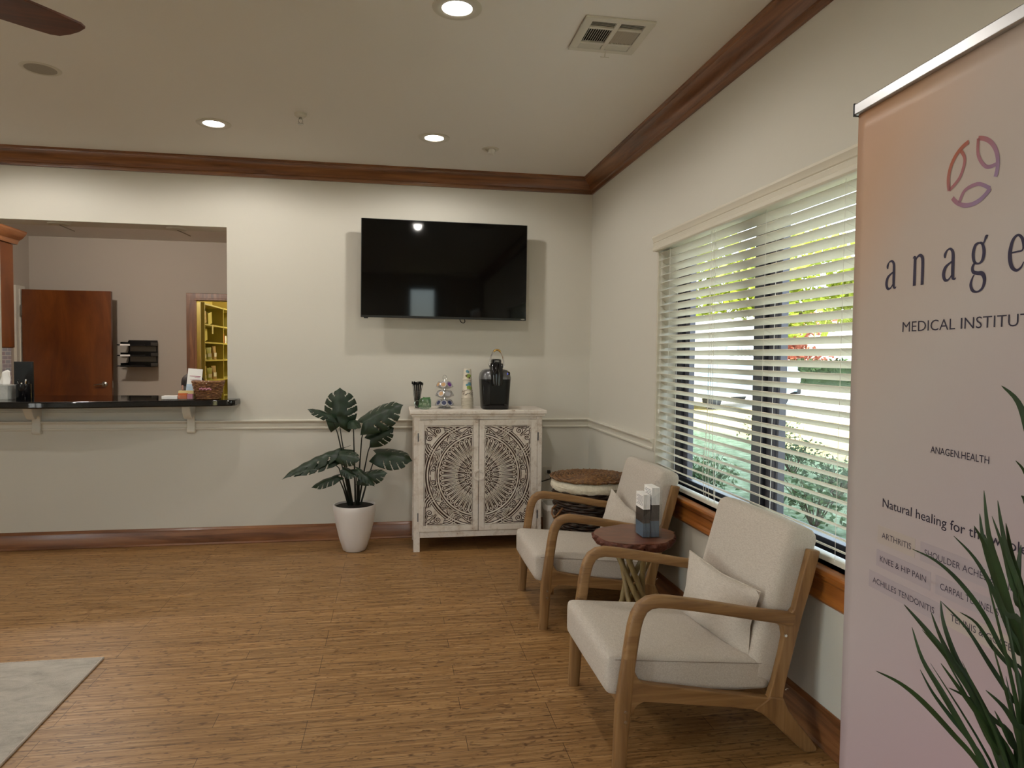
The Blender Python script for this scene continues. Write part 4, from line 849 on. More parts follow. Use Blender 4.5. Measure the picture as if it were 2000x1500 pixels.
def glyph(mb, ch, x, z, s):      # s = x-height; control points (x, z, stroke width), unit = x-height
    G = {'a': [[(.12, .74, .05), (.10, .84, .09), (.22, .97, .05), (.40, .99, .07), (.53, .86, .11), (.55, .60, .12), (.55, .30, .12), (.57, .08, .10), (.66, .02, .05), (.74, .06, .03)], [(.55, .60, .05), (.36, .54, .06), (.14, .42, .10), (.06, .22, .12), (.14, .05, .10), (.30, .02, .06), (.46, .12, .04), (.55, .26, .03)]],
         'n': [[(.02, .93, .03), (.10, .98, .05), (.15, .90, .11), (.15, .5, .12), (.15, 0, .12)], [(.15, .78, .03), (.28, .94, .06), (.46, .99, .09), (.60, .88, .12), (.63, .6, .12), (.63, 0, .12)], [(.06, .01, .03), (.24, .01, .03)], [(.54, .01, .03), (.72, .01, .03)]],
         'g': [[(.34, 1.0, .05), (.16, .94, .09), (.07, .70, .11), (.14, .46, .09), (.34, .38, .05), (.52, .46, .09), (.59, .70, .11), (.50, .94, .08), (.34, 1.0, .05)], [(.50, .92, .05), (.60, 1.02, .06), (.66, 1.14, .08), (.74, 1.12, .10)], [(.18, .44, .05), (.06, .30, .09), (.10, .16, .10), (.30, .10, .10), (.54, .06, .12), (.66, -.12, .11), (.58, -.36, .08), (.34, -.46, .05), (.10, -.40, .09), (.0, -.22, .09), (.08, -.02, .05), (.16, .06, .03)]],
         'e': [[(.10, .52, .04), (.35, .53, .045), (.60, .56, .05), (.58, .84, .09), (.38, .99, .06), (.16, .86, .09), (.06, .5, .12), (.14, .16, .11), (.36, .01, .07), (.56, .08, .05), (.66, .22, .03)]]}
    for st_ in G[ch]:
        pts = cat([(x+p[0]*s*.80, z+p[1]*s, p[2]*s*1.15) for p in st_]); brush(mb, [(p[0], p[1]) for p in pts], [p[2] for p in pts])
for ch, x in zip('anagen', (.120, .206, .294, .368, .452, .545)):
    m = MB(); glyph(m, ch, x, 1.556, .0615); m.build('printed_letter', 'banner_ink', bn, smooth=False, normals=False)
m = MB()
def leafmark(rot, mirror=False):
    cx, cz, r = .361, 1.752, .060
    def P(x, y):
        a = radians(rot); return (cx+(x*cos(a)-y*sin(a)), cz+(x*sin(a)+y*cos(a)))
    arc = [P(r*cos(radians(t)), r*sin(radians(t))) for t in range(100, 201, 5)]
    brush(m, arc, .0085)
    inner = cat([(r*cos(radians(200)), r*sin(radians(200)), .007), (-.030, -.002, .007), (-.019, .028, .007), (-.030, .049, .006)], 8)
    brush(m, [P(p[0], p[1]) for p in inner], .0070)
for rot in (0, 118, -122): leafmark(rot)
m.build('logo', 'banner_logo_ink', bn, smooth=False, normals=False)
def line(s_, x, z, h_, wd, off=0): m = MB(); text_bm(m, s_, x, z, h_, wd, YT, off=off); m.build('printed_line', 'banner_ink_thin', bn, smooth=False, normals=False)
line('MEDICAL INSTITUTE', .181, 1.4605, .0195, .340, -.003); line('ANAGEN.HEALTH', .278, 1.2145, .0125, .149, 0); line('Natural healing for the whole you', .134, 1.073, .0175, .437, .003)
for s_, x, z, wd in (('ARTHRITIS', .135, 1.003, .096), ('SHOULDER ACHES & PAINS', .271, 1.003, .235), ('KNEE & HIP PAIN', .131, .949, .147), ('CARPAL TUNNEL SYNDROME', .318, .949, .225), ('ACHILLES TENDONITIS', .108, .894, .196), ("TENNIS & GOLFERS ELBOW", .348, .898, .235)): line(s_, x, z, .0118, wd, -.003)
m = MB(); m.box(.120, .242, -.0008, -.0003, .989, 1.029); m.box(.335, .60, -.0008, -.0003, .884, .922); m.build('peach_text_panels', 'banner_pill_peach', bn, smooth=False)
m = MB(); m.box(.258, .52, -.0008, -.0003, .989, 1.029); m.box(.118, .290, -.0008, -.0003, .936, .974); m.box(.304, .56, -.0008, -.0003, .936, .974); m.box(.094, .318, -.0008, -.0003, .881, .920); m.build('lilac_text_panels', 'banner_pill_lilac', bn, smooth=False)
# ================= grass plant in front of the banner =================
BL=[[(-0.731,-4.521,1.367),(-0.709,-4.526,1.345),(-0.695,-4.531,1.3),(-0.679,-4.538,1.209),(-0.701,-4.559,0.733)],[(-0.722,-4.538,1.268),(-0.708,-4.541,1.249),(-0.694,-4.546,1.197),(-0.68,-4.55,1.135),(-0.702,-4.561,0.734)],[(-0.619,-4.45,1.201),(-0.613,-4.453,1.189),(-0.605,-4.465,1.126),(-0.65,-4.527,0.703)],[(-0.756,-4.525,1.226),(-0.747,-4.526,1.166),(-0.729,-4.529,1.109),(-0.71,-4.532,1.049),(-0.689,-4.535,0.981),(-0.681,-4.537,0.714)],[(-0.743,-4.534,1.214),(-0.738,-4.536,1.182),(-0.729,-4.539,1.141),(-0.708,-4.545,1.082),(-0.698,-4.549,1.03),(-0.707,-4.558,0.733)],[(-0.679,-4.44,1.173),(-0.676,-4.447,1.128),(-0.663,-4.46,1.069),(-0.645,-4.475,0.997),(-0.635,-4.485,0.947),(-0.647,-4.525,0.702)],[(-0.731,-4.45,1.144),(-0.707,-4.463,1.114),(-0.688,-4.476,1.072),(-0.674,-4.49,1.02),(-0.659,-4.507,0.959),(-0.699,-4.554,0.729)],[(-0.809,-4.462,1.131),(-0.777,-4.47,1.115),(-0.746,-4.478,1.087),(-0.715,-4.488,1.044),(-0.692,-4.496,0.997),(-0.662,-4.508,0.929),(-0.65,-4.531,0.706)],[(-0.794,-4.432,1.039),(-0.774,-4.446,1.012),(-0.75,-4.464,0.976),(-0.728,-4.483,0.937),(-0.714,-4.502,0.889),(-0.703,-4.523,0.837),(-0.694,-4.561,0.734)],[(-0.804,-4.461,1.017),(-0.793,-4.47,0.973),(-0.772,-4.482,0.932),(-0.746,-4.496,0.881),(-0.726,-4.508,0.838),(-0.686,-4.538,0.715)],[(-0.874,-4.479,0.966),(-0.845,-4.489,0.952),(-0.817,-4.5,0.929),(-0.78,-4.515,0.887),(-0.747,-4.53,0.845),(-0.683,-4.563,0.734)],[(-0.772,-4.442,0.944),(-0.76,-4.454,0.914),(-0.741,-4.467,0.884),(-0.722,-4.481,0.856),(-0.705,-4.496,0.821),(-0.68,-4.536,0.714)],[(-0.738,-4.438,1.044),(-0.738,-4.445,1.013),(-0.727,-4.459,0.964),(-0.709,-4.473,0.923),(-0.689,-4.49,0.873),(-0.673,-4.506,0.824),(-0.658,-4.539,0.713)],[(-0.716,-4.45,1.03),(-0.696,-4.459,1.016),(-0.679,-4.471,0.985),(-0.662,-4.481,0.962),(-0.642,-4.492,0.935),(-0.678,-4.539,0.715)],[(-0.771,-4.479,0.97),(-0.75,-4.489,0.938),(-0.726,-4.501,0.901),(-0.703,-4.514,0.858),(-0.691,-4.541,0.719)],[(-0.816,-4.509,1.057),(-0.801,-4.511,1.021),(-0.774,-4.514,0.973),(-0.738,-4.517,0.918),(-0.702,-4.521,0.855),(-0.675,-4.522,0.702)],[(-0.773,-4.557,0.969),(-0.745,-4.556,0.945),(-0.723,-4.555,0.918),(-0.704,-4.553,0.891),(-0.676,-4.532,0.71)],[(-0.804,-4.48,1.021),(-0.777,-4.49,0.988),(-0.745,-4.502,0.94),(-0.716,-4.513,0.892),(-0.688,-4.525,0.837),(-0.682,-4.54,0.717)],[(-0.728,-4.427,1.039),(-0.701,-4.447,1.004),(-0.681,-4.469,0.958),(-0.661,-4.491,0.913),(-0.65,-4.502,0.892),(-0.695,-4.555,0.729)],[(-0.729,-4.534,1.183),(-0.718,-4.534,1.139),(-0.705,-4.536,1.096),(-0.694,-4.536,1.053),(-0.676,-4.532,0.71)],[(-0.753,-4.508,1.174),(-0.738,-4.511,1.147),(-0.722,-4.514,1.104),(-0.7,-4.518,1.054),(-0.677,-4.522,1.0),(-0.668,-4.527,0.705)],[(-0.664,-4.496,1.141),(-0.668,-4.497,1.111),(-0.67,-4.499,1.064),(-0.658,-4.504,1.009),(-0.668,-4.517,0.698)],[(-0.76,-4.552,1.108),(-0.744,-4.553,1.069),(-0.714,-4.557,1.027),(-0.681,-4.555,0.728)],[(-0.758,-4.48,0.934),(-0.734,-4.491,0.922),(-0.708,-4.504,0.898),(-0.684,-4.519,0.863),(-0.696,-4.552,0.727)],[(-0.75,-4.533,1.193),(-0.734,-4.536,1.15),(-0.719,-4.538,1.098),(-0.697,-4.541,1.034),(-0.694,-4.539,0.717)],[(-0.698,-4.47,1.15),(-0.686,-4.477,1.099),(-0.666,-4.486,1.04),(-0.644,-4.497,0.968),(-0.638,-4.523,0.699)],[(-0.666,-4.475,1.025),(-0.652,-4.483,0.985),(-0.636,-4.49,0.945),(-0.668,-4.514,0.696)],[(-0.732,-4.531,0.925),(-0.704,-4.53,0.878),(-0.681,-4.529,0.846),(-0.64,-4.518,0.696)],[(-0.751,-4.511,0.926),(-0.724,-4.513,0.878),(-0.696,-4.516,0.832),(-0.647,-4.519,0.697)]]
gp = empty('potted_grass_plant', (-.665, -4.545, 0), 'artificial grass plant with long dark green blades in front of the banner', 'potted plant')
O = Vector((-.665, -4.545, 0))
m = MB(); m.lathe([(.001, 0), (.085, 0), (.09, .01), (.115, .62), (.118, .64), (.108, .64), (.105, .60), (.001, .60)], 40); m.build('planter', 'white_ceramic', gp)
m = MB(); m.lathe([(.001, .62), (.06, .622), (.107, .615), (.107, .59), (.001, .59)], 24); m.build('soil', 'soil', gp)
random.seed(6); camv = Vector((-1.539, -5.329, 1.4))
m = MB()
def blade(P, w):
    P = [Vector(p) for p in P]
    P = P[:-1]+[P[-1], Vector((O.x+random.uniform(-.04, .04), O.y+random.uniform(-.04, .04), .615))]
    Q = cat([(p.x, p.y, p.z) for p in P], 4); Q = [Vector(q_) for q_ in Q]; n = len(Q); ph = random.uniform(-.7, .7); R = []
    for i, p in enumerate(Q):
        t = (Q[min(i+1, n-1)]-Q[max(i-1, 0)]).normalized(); s_ = t.cross(p-camv).normalized(); s_ = (s_*cos(ph)+t.cross(s_)*sin(ph)); nn = t.cross(s_).normalized()
        k = i/(n-1); ww = w*min(1, (k*2.6)**.8+.06)*(1-.35*k)
        R.append([p-s_*ww, p+nn*ww*.35, p+s_*ww, p+nn*ww*.20])
    m.rings(R)
for b_ in BL: blade(b_, random.uniform(.0036, .0062))
for k in range(46):
    hh = random.uniform(.30, .62); ex, ey = random.uniform(-.12, .07), random.uniform(-.16, .10); hh *= .85
    tip = O+Vector((ex, ey, .64+hh)); mid = O+Vector((ex*.45, ey*.45, .64+hh*.62)); md2 = O+Vector((ex*.18, ey*.18, .64+hh*.3))
    blade([tip, mid, md2, O+Vector((cos(a)*.02, sin(a)*.02, .68))], random.uniform(.003, .0045))
m.build('foliage', 'grass_blade_green', gp, merge=False, ang=80); gf = [c_ for c_ in gp.children if c_.name.startswith('foliage')][0]; gf.location = -O
# ================= reception counter =================
ct = empty('granite_countertop', (-3.6, 0, 1.028), 'black polished granite countertop with a bowed front in the wall opening', 'countertop')
fp = [(-4.9, -.22), (-4.6, -.33), (-4.3, -.385), (-4.033, -.405), (-3.88, -.414), (-3.73, -.413), (-3.58, -.398), (-3.439, -.365), (-3.29, -.325), (-3.153, -.285), (-2.99, -.258), (-2.835, -.235), (-2.74, -.215), (-2.668, -.19), (-2.650, -.165), (-2.648, -.10), (-2.648, -.003)]
pts = [(x+3.6, y) for x, y in fp]+[(-2.738+3.6, -.003), (-2.738+3.6, .36), (-4.329+3.6, .36), (-4.329+3.6, -.003), (-4.9+3.6, -.003)]
MB().prism(pts, 'z', 0, .044).build('slab', 'black_granite', ct, bev=.008, bseg=3, ang=30)
for x, lb in ((-4.0, 'left white scrolled bracket under the granite counter, below the pen cup'), (-2.985, 'right white scrolled bracket under the granite counter, below the small basket')):
    o = MB().prism([(0, .82), (-.028, .82), (-.036, .830), (-.036, .85), (-.030, .862), (-.030, .93), (-.040, .948), (-.062, .955), (-.072, .95), (-.074, .935), (-.090, .930), (-.115, .945), (-.140, .985), (-.150, 1.01), (-.150, 1.0275), (0, 1.0275)], 'x', -.028, .028).build('counter_bracket', 'white_trim_paint', bev=.004, ang=30); o.location = (x, 0, 0)
    tag(o, lb, 'bracket')
CT = 1.072
def on(name, loc, lab, cat_, group=None, rz=0): return empty(name, loc, lab, cat_, group, rz)
t = on('tissue_box', (-4.155, -.12, CT), 'grey and white patterned tissue box at the left end of the counter', 'tissue box')
B(-.055, .055, -.06, .06, 0, .098).build('box', 'tissue_box_grey', t, smooth=False, bev=.002)
m = MB(); m.grid(lambda u, v: Vector(((-.035+.07*u)*(1-.25*v)+.02*v, .015*sin(u*7+v*3)*(1-.4*v), .096+.105*v*(1-.30*abs(u-.6)))), 12, 8); m.build('tissue', 'tissue', t, solid=.001)
t = on('framed_board', (-4.115, .06, CT), 'black upright board standing behind the tissue box', 'board'); B(-.062, .062, 0, .012, 0, .255).build('board', 'black_plastic', t, smooth=False, bev=.002); B(-.03, .03, .012, .06, 0, .012).build('stand', 'black_plastic', t, smooth=False)
t = on('pen_cup', (-4.03, -.12, CT), 'black patterned pen cup right of the tissue box', 'pen cup')
m = MB(); m.lathe([(.001, 0), (.042, 0), (.044, .004), (.044, .105), (.041, .105), (.041, .006), (.001, .006)], 32, f=lambda a, z: 1+.03*sin(a*10+z*90)); m.build('cup', 'black_gloss', t)
random.seed(9)
for k in range(8):
    a = k*.8; m = MB(); m.tube([(.01*cos(a), .01*sin(a), .01), (.033*cos(a), .033*sin(a), .112+.012*(k % 3))], .004, 8)
    o = m.build('pen', ['chrome', 'black_plastic', 'paper_white', 'brass'][k % 4]); o.location = (-4.03, -.12, CT); tag(o, '%s pen standing in the black pen cup' % ['silver', 'black', 'white', 'brass coloured'][k % 4], 'pen', 'pens in the pen cup, %s' % ['silver', 'black', 'white', 'brass'][k % 4])
# card stack, orange cards, brochure display, basket
t = on('card_stack', (-3.085, -.14, CT), 'small stack of white cards on the counter left of the card holder', 'cards'); B(-.055, .055, -.04, .04, 0, .004).build('tray', 'clear_plastic', t, smooth=False); B(-.050, .050, -.035, .035, .004, .026).build('white_cards', 'paper_white', t, smooth=False, bev=.001)
t = on('card_holder', (-2.985, -.12, CT), 'clear card holder with orange and yellow cards on the counter', 'card holder')
m = B(-.055, .055, -.05, .05, 0, .004); m.box(-.055, .055, -.051, -.049, 0, .03); m.box(-.055, .055, .05, .052, 0, .09); m.box(.054, .056, -.05, .05, 0, .06); m.build('acrylic', 'clear_plastic', t, smooth=False)
B(-.045, .012, -.045, -.02, .004, .044).build('orange_cards', 'orange_card', t, smooth=False); B(.014, .05, -.045, -.02, .004, .04).build('red_cards', 'ink_pink', t, smooth=False); B(-.052, .050, -.012, .035, .004, .060).build('yellow_cards', 'yellow_card', t, smooth=False)
t = on('brochure_display', (-2.985, .02, CT), 'white and blue brochure in an upright display beside the small basket', 'brochure'); T = Matrix.Rotation(radians(-8), 4, 'X') @ Matrix.Rotation(radians(4), 4, 'Y')
B(-.050, .050, .0, .004, .052, .215, T).build('brochure', 'paper_white', t, smooth=False); B(-.050, .050, -.0015, 0, .054, .10, T).build('blue_print', 'paper_blue', t, smooth=False)
m = B(-.035, .04, -.0015, 0, .158, .162, T); m.box(0, .035, -.0015, 0, .150, .153, T); m.box(-.03, .04, -.0015, 0, .135, .137, T); m.build('printed_lines', 'ink_pink', t, smooth=False); B(-.05, .05, -.012, .03, 0, .054).build('holder', 'clear_plastic', t, smooth=False)
t = on('small_wicker_basket', (-2.845, -.10, CT), 'small brown wicker basket with pink yarn trim at the right end of the counter', 'basket')
m = MB(); N2 = 20
for i in range(11):
    z = .008+i*.0105; k_ = (z/.12); hx2, hy2 = .075+.026*k_, .055+.02*k_
    pts = []
    for j in range(N2*4):
        a = 2*pi*j/(N2*4); wv = 1+.05*sin(a*N2/2+(pi if i % 2 else 0)); pts.append((hx2*wv*math.copysign(abs(cos(a))**.7, cos(a)), hy2*wv*math.copysign(abs(sin(a))**.7, sin(a)), z+.005*(cos(a)**2)*k_))
    m.tube(pts, .0056, 5, loop=True)
m.build('woven_body', 'wicker_light', t, ang=80)
m = MB(); m.tube([(.104*math.copysign(abs(cos(a))**.7, cos(a)), .077*math.copysign(abs(sin(a))**.7, sin(a)), .123+.005*cos(a)**2) for a in [2*pi*i/48 for i in range(48)]], .0065, 6, loop=True); m.build('rim', 'wicker_light', t)
m = MB()
for k in range(9): a = k*2*pi/9; m.lathe([(.001, -.007), (.006, -.004), (.008, 0), (.006, .004), (.001, .007)], 10, (-.035+k*.0085, -.078, .075+.004*sin(k*2.1)))
m.build('pink_yarn_bow', 'yarn_pink', t)
m = MB(); m.tube([(-.03, -.07, .131), (-.015, -.078, .115), (-.005, -.075, .13), (.005, -.078, .113), (.022, -.07, .131)], .0035, 6); m.build('white_ribbon', 'ribbon_white', t)
# ================= back office =================
t = empty('wall_cabinet', (-5.73, 1.75, 1.43), 'brown wooden upper wall cabinet with crown at the left end of the opening', 'cabinet')
B(0, .455, -.55, .55, 0, 1.03).build('carcass', 'door_veneer', t, smooth=False, bev=.002); B(.455, .475, -.54, -.002, .005, 1.02).build('door', 'door_veneer', t, smooth=False, bev=.004); B(.455, .475, .002, .54, .005, 1.02).build('door', 'door_veneer', t, smooth=False, bev=.004)
MB().prism([(0, 1.03), (.48, 1.03), (.49, 1.05), (.50, 1.07), (.53, 1.09), (.555, 1.12), (.57, 1.14), (.57, 1.16), (0, 1.16)], 'y', -.6, .61).build('crown', 'cherry_y', t, bev=.002, ang=25)
def tilem():
    m, n, l, b = nt('glass_tile'); br = n.new('ShaderNodeTexBrick'); v = coords(n, l, (1, 1, 1), rot=(0, radians(90), radians(90))); l.new(v, br.inputs['Vector']); br.inputs['Scale'].default_value = 1; br.inputs['Brick Width'].default_value = .10; br.inputs['Row Height'].default_value = .045; br.inputs['Mortar Size'].default_value = .004
    br.inputs['Color1'].default_value = lin('#B9C8D4'); br.inputs['Color2'].default_value = lin('#C6B6C0'); br.inputs['Mortar'].default_value = lin('#F0F0EE'); l.new(br.outputs['Color'], b.inputs['Base Color']); b.inputs['Roughness'].default_value = .15
tilem()
o = B(-5.73, -5.722, 2.3, 3.17, 1.0, 1.44).build('backsplash_tile', 'glass_tile', smooth=False); tag(o, 'strip of pale glass brick tile on the wall below the wooden upper cabinet', 'tile')
t = empty('letter_tray', (-4.50, 3.595, 1.23), 'black three-tier letter tray mounted on the office wall beside the door', 'letter tray')
m = B(-.16, -.148, -.012, 0, 0, .315); m.box(.148, .16, -.012, 0, 0, .315); m.box(-.148, .148, -.012, 0, .295, .315); m.build('back_rods', 'black_plastic', t, smooth=False)
for k in range(3):
    z = .0+k*.122; s_ = B(-.165, .165, -.25, -.01, z, z+.006); s_.box(-.165, -.159, -.25, -.01, z, z+.045); s_.box(.159, .165, -.25, -.01, z, z+.045); s_.box(-.165, .165, -.016, -.01, z, z+.06); s_.box(-.165, .10, -.256, -.25, z, z+.022)
    sh = s_.build('shelf', 'black_plastic', t, smooth=False); B(-.165, -.06, -.259, -.256, z+.002, z+.022).build('white_label', 'paper_white', sh, smooth=False) if k else None
    m = MB(); m.tube([(-.165, -.25, z+.01), (-.20, -.255, z+.012)], .008, 8); m.build('tab', 'black_plastic', sh)
# bulbs in the rooms behind
def roomlight(name, loc, pw, col, lab, cat_):
    t = empty(name, loc, lab, cat_); MB().lathe([(.001, -.03), (.09, -.028), (.12, 0), (.001, 0)], 30).build('diffuser', 'bulb_lens', t)
    ld = bpy.data.lights.new('bulb', 'POINT'); ld.energy = pw; ld.color = col; ld.shadow_soft_size = .06; lo = bpy.data.objects.new('bulb', ld); COL.objects.link(lo); lo.parent = t; lo.location = (0, 0, -.09)
roomlight('office_ceiling_light', (-4.35, 1.25, 2.74), 62, (1, .9, .8), 'round ceiling light of the back office, hidden above the opening', 'ceiling light')
roomlight('storage_ceiling_light', (-2.8, 6.1, 2.6), 75, (1, .93, .70), 'round ceiling light of the storage room behind the wall', 'ceiling light')
# storage shelving
t = empty('storage_shelving', (-4.2, 5.3, 0), 'olive green shelving unit in the storage room seen through the doorway', 'shelving')
m = MB()
for yy in (-.93, .08, 1.05): m.box(-.19, .2, yy-.012, yy+.012, 0, 2.07)
m.build('uprights', 'shelf_olive', t, smooth=False)
B(-.2, -.19, -.93, 1.05, 0, 2.07).build('back_panel', 'dark_void', t, smooth=False)  # near-black colour stands in for the shade inside the shelves
for z in (.45, .74, 1.02, 1.30, 1.54, 1.78, 2.05): B(-.19, .2, -.93, 1.05, z-.01, z+.01).build('shelf', 'shelf_olive', t, smooth=False)
random.seed(12)
def bag(x, y, z, w_, h_, mt, rz, lab, grp):
    m = MB(); R_2 = []
    for k in range(7):
        q_ = k/6; d = .030*(1-q_)**.6+.001; ww = w_/2*(1-.12*sin(pi*q_)); R_2.append([Vector((cos(a)*d, sin(a)*ww*1.0, q_*h_)) if 0 else Vector((d*math.copysign(abs(cos(a))**.6, cos(a)), ww*math.copysign(abs(sin(a))**.5, sin(a)), q_*h_)) for a in [2*pi*i/16 for i in range(16)]])
    m.rings(R_2); o = m.build('pouch_bag', mt, ang=60); o.location = (x, y, z); o.rotation_euler = (0, random.uniform(-.12, .12), rz); tag(o, lab, 'bag', grp)
    f = B(.026, .030, -w_*.3, w_*.3, h_*.2, h_*.5); f.build('label_patch', 'paper_white', o, smooth=False)
for zz, nm in ((1.312, 'upper'), (1.032, 'lower')):
    for k in range(6):
        mt = ['bag_cream', 'bag_kraft', 'bag_green'][k % 3]; cn = ['cream', 'kraft brown', 'pale green'][k % 3]
        bag(-4.06-.05*(k % 2), 4.50+k*.135, zz, .10+.02*(k % 2), .14+.05*((k*2) % 3)/2, mt, random.uniform(-.6, -.1), '%s pouch bag, %s from the doorway on the %s stocked storage shelf' % (cn, ['first', 'second', 'third', 'fourth', 'fifth', 'sixth'][k], nm), '%s pouches on the %s stocked shelf' % (cn, nm))
for k, (y, z, h_) in enumerate(((5.55, 1.552, .14), (5.70, 1.552, .11))):
    o = B(-.06, .06, -.04, .04, 0, h_).build('product_box', ['orange_card', 'paper_white'][k], smooth=False); o.location = (-4.1, y, z); tag(o, '%s box on the right bay of the olive shelving' % ['orange', 'white'][k], 'box')
for k, (z, y) in enumerate(((1.79, 4.75), (1.79, 5.05), (1.55, 4.8))):
    m = MB(); m.box(-.12, .12, -.10, .10, 0, .16, Matrix.Rotation(.15, 4, 'X')); o = m.build('file_box', 'shelf_olive' if k else 'bag_kraft', smooth=False); o.location = (-4.22, y, z+.02); tag(o, ['kraft file box on the top storage shelf, nearer the door', 'olive file box on the top storage shelf, farther in', 'olive file box on the second storage shelf'][k], 'box')
o = B(-.001, .001, -.035, .035, -.12, 0).build('shelf_tag', 'bag_cream', smooth=False); o.location = (-3.996, 4.75, 1.785); tag(o, 'pale paper tag hanging from the upper olive shelf', 'tag')
# desk below the counter and seated person
t = empty('office_chair', (-3.24, .92, 0), 'black office chair behind the counter, hidden under the seated person', 'office chair')
B(-.24, .24, -.22, .24, .42, .48).build('seat', 'black_plastic', t, bev=.02); B(-.22, .22, .25, .29, .46, .90).build('backrest', 'black_plastic', t, bev=.02); MB().tube([(0, 0, .06), (0, 0, .34)], .03, 12).build('post', 'black_plastic', t)
for k in range(5): a = k*2*pi/5; MB().tube([(0, 0, .08), (.27*cos(a), .27*sin(a), .03)], [.025, .02], 8).build('base_arm', 'black_plastic', t)
def person():
    P = [((0, 0, .53), .13), ((0, .01, .68), .125), ((0, .02, .82), .14), ((0, .015, .93), .12), ((0, 0, 1.0), .052), ((0, -.03, 1.05), .05), ((0, -.055, 1.10), .080), ((0, -.06, 1.15), .082),
         ((-.17, .02, .92), .055), ((-.22, -.02, .72), .045), ((-.16, -.22, .70), .034), ((-.13, -.30, .71), .025), ((.17, .02, .92), .055), ((.22, -.02, .72), .045), ((.16, -.22, .70), .034), ((.13, -.30, .71), .025),
         ((-.10, -.08, .54), .09), ((-.11, -.42, .53), .065), ((-.11, -.44, .28), .05), ((-.11, -.44, .08), .04), ((-.11, -.54, .04), .032), ((.10, -.08, .54), .09), ((.11, -.42, .53), .065), ((.11, -.44, .28), .05), ((.11, -.44, .08), .04), ((.11, -.54, .04), .032)]
    E = [(0, 1), (1, 2), (2, 3), (3, 4), (4, 5), (5, 6), (6, 7), (3, 8), (8, 9), (9, 10), (10, 11), (3, 12), (12, 13), (13, 14), (14, 15), (0, 16), (16, 17), (17, 18), (18, 19), (19, 20), (0, 21), (21, 22), (22, 23), (23, 24), (24, 25)]
    for sx, b in ((-1, 11), (1, 15)):
        bx = sx*.13
        for k in range(4):
            i0 = len(P); dx = (-.024+.016*k); P.append(((bx+dx, -.345, .712), .0095)); P.append(((bx+dx, -.385-.008*(1.5-abs(k-1.5)), .704), .008)); P.append(((bx+dx, -.41-.008*(1.5-abs(k-1.5)), .694), .007)); E += [(b, i0), (i0, i0+1), (i0+1, i0+2)]
        i0 = len(P); P.append(((bx-sx*.035, -.33, .708), .010)); P.append(((bx-sx*.05, -.36, .700), .008)); E += [(b, i0), (i0, i0+1)]
    me = bpy.data.meshes.new('person'); bm_ = bmesh.new(); sk_ = bm_.verts.layers.skin.verify(); vs = []
    for i, (p, r) in enumerate(P):
        v_ = bm_.verts.new(p); v_[sk_].radius = (r, r); v_[sk_].use_root = (i == 0); vs.append(v_)
    for i, j in E: bm_.edges.new((vs[i], vs[j]))
    bm_.to_mesh(me); bm_.free(); o = bpy.data.objects.new('person', me); COL.objects.link(o)
    sm = o.modifiers.new('skin', 'SKIN'); sm.use_smooth_shade = True; o.modifiers.new('sub', 'SUBSURF').levels = 1; me.materials.append(M['skin']); return o
pr = person(); pr.location = (-3.24, .90, 0); pr.rotation_euler = (0, 0, radians(38)); tag(pr, 'person with dark hair seated behind the counter, mostly hidden by the brochure and basket', 'person')
m = MB(); m.rbox(.082, .092, .095, .075, (0, 0, 0), 12, (0, -.05, 1.135)); 
m.build('hair', 'hair_dark', pr, ang=80)
m = MB(); m.rbox(.066, .03, .07, .028, (0, .004, 0), 10, (0, -.135, 1.105)); f_ = m.build('face', 'skin', pr, ang=80)
m = MB(); m.rbox(.010, .012, .018, .009, (0, 0, 0), 6, (0, -.170, 1.105)); m.build('nose', 'skin', f_)
for sx in (-1, 1):
    MB().rbox(.011, .004, .005, .0035, (0, 0, 0), 6, (sx*.027, -.166, 1.125)).build('eye', 'hair_dark', f_); MB().rbox(.006, .012, .020, .005, (0, 0, 0), 6, (sx*.086, -.06, 1.11)).build('ear', 'skin', f_)
MB().rbox(.020, .004, .004, .003, (0, 0, 0), 6, (0, -.166, 1.073)).build('mouth', 'ink_pink', f_)
m = MB(); m.rings([[Vector((.165*math.copysign(abs(cos(a))**.8, cos(a))*k_, .02+.135*sin(a)*k2, z)) for a in [2*pi*i/24 for i in range(24)]] for z, k_, k2 in ((.50, 1.05, 1.1), (.7, .97, 1), (.85, 1.08, 1), (.93, 1.1, .9), (.98, .7, .65), (1.0, .42, .5))], True, True); m.build('top', 'shirt_navy', pr, ang=80)
for sx in (-1, 1):
    m = MB(); m.tube([(sx*.15, .02, .93), (sx*.19, .01, .90), (sx*.225, -.02, .76), (sx*.215, -.08, .71), (sx*.17, -.20, .70)], [.06, .066, .058, .054, .042], 14); m.build('sleeve', 'shirt_navy', pr)
    m = MB(); m.tube([(sx*.09, .02, .545), (sx*.11, -.20, .545), (sx*.112, -.42, .53), (sx*.112, -.455, .47), (sx*.11, -.45, .28), (sx*.11, -.445, .11)], [.105, .10, .082, .072, .062, .055], 14); m.build('trouser_leg', 'shirt_navy', pr)
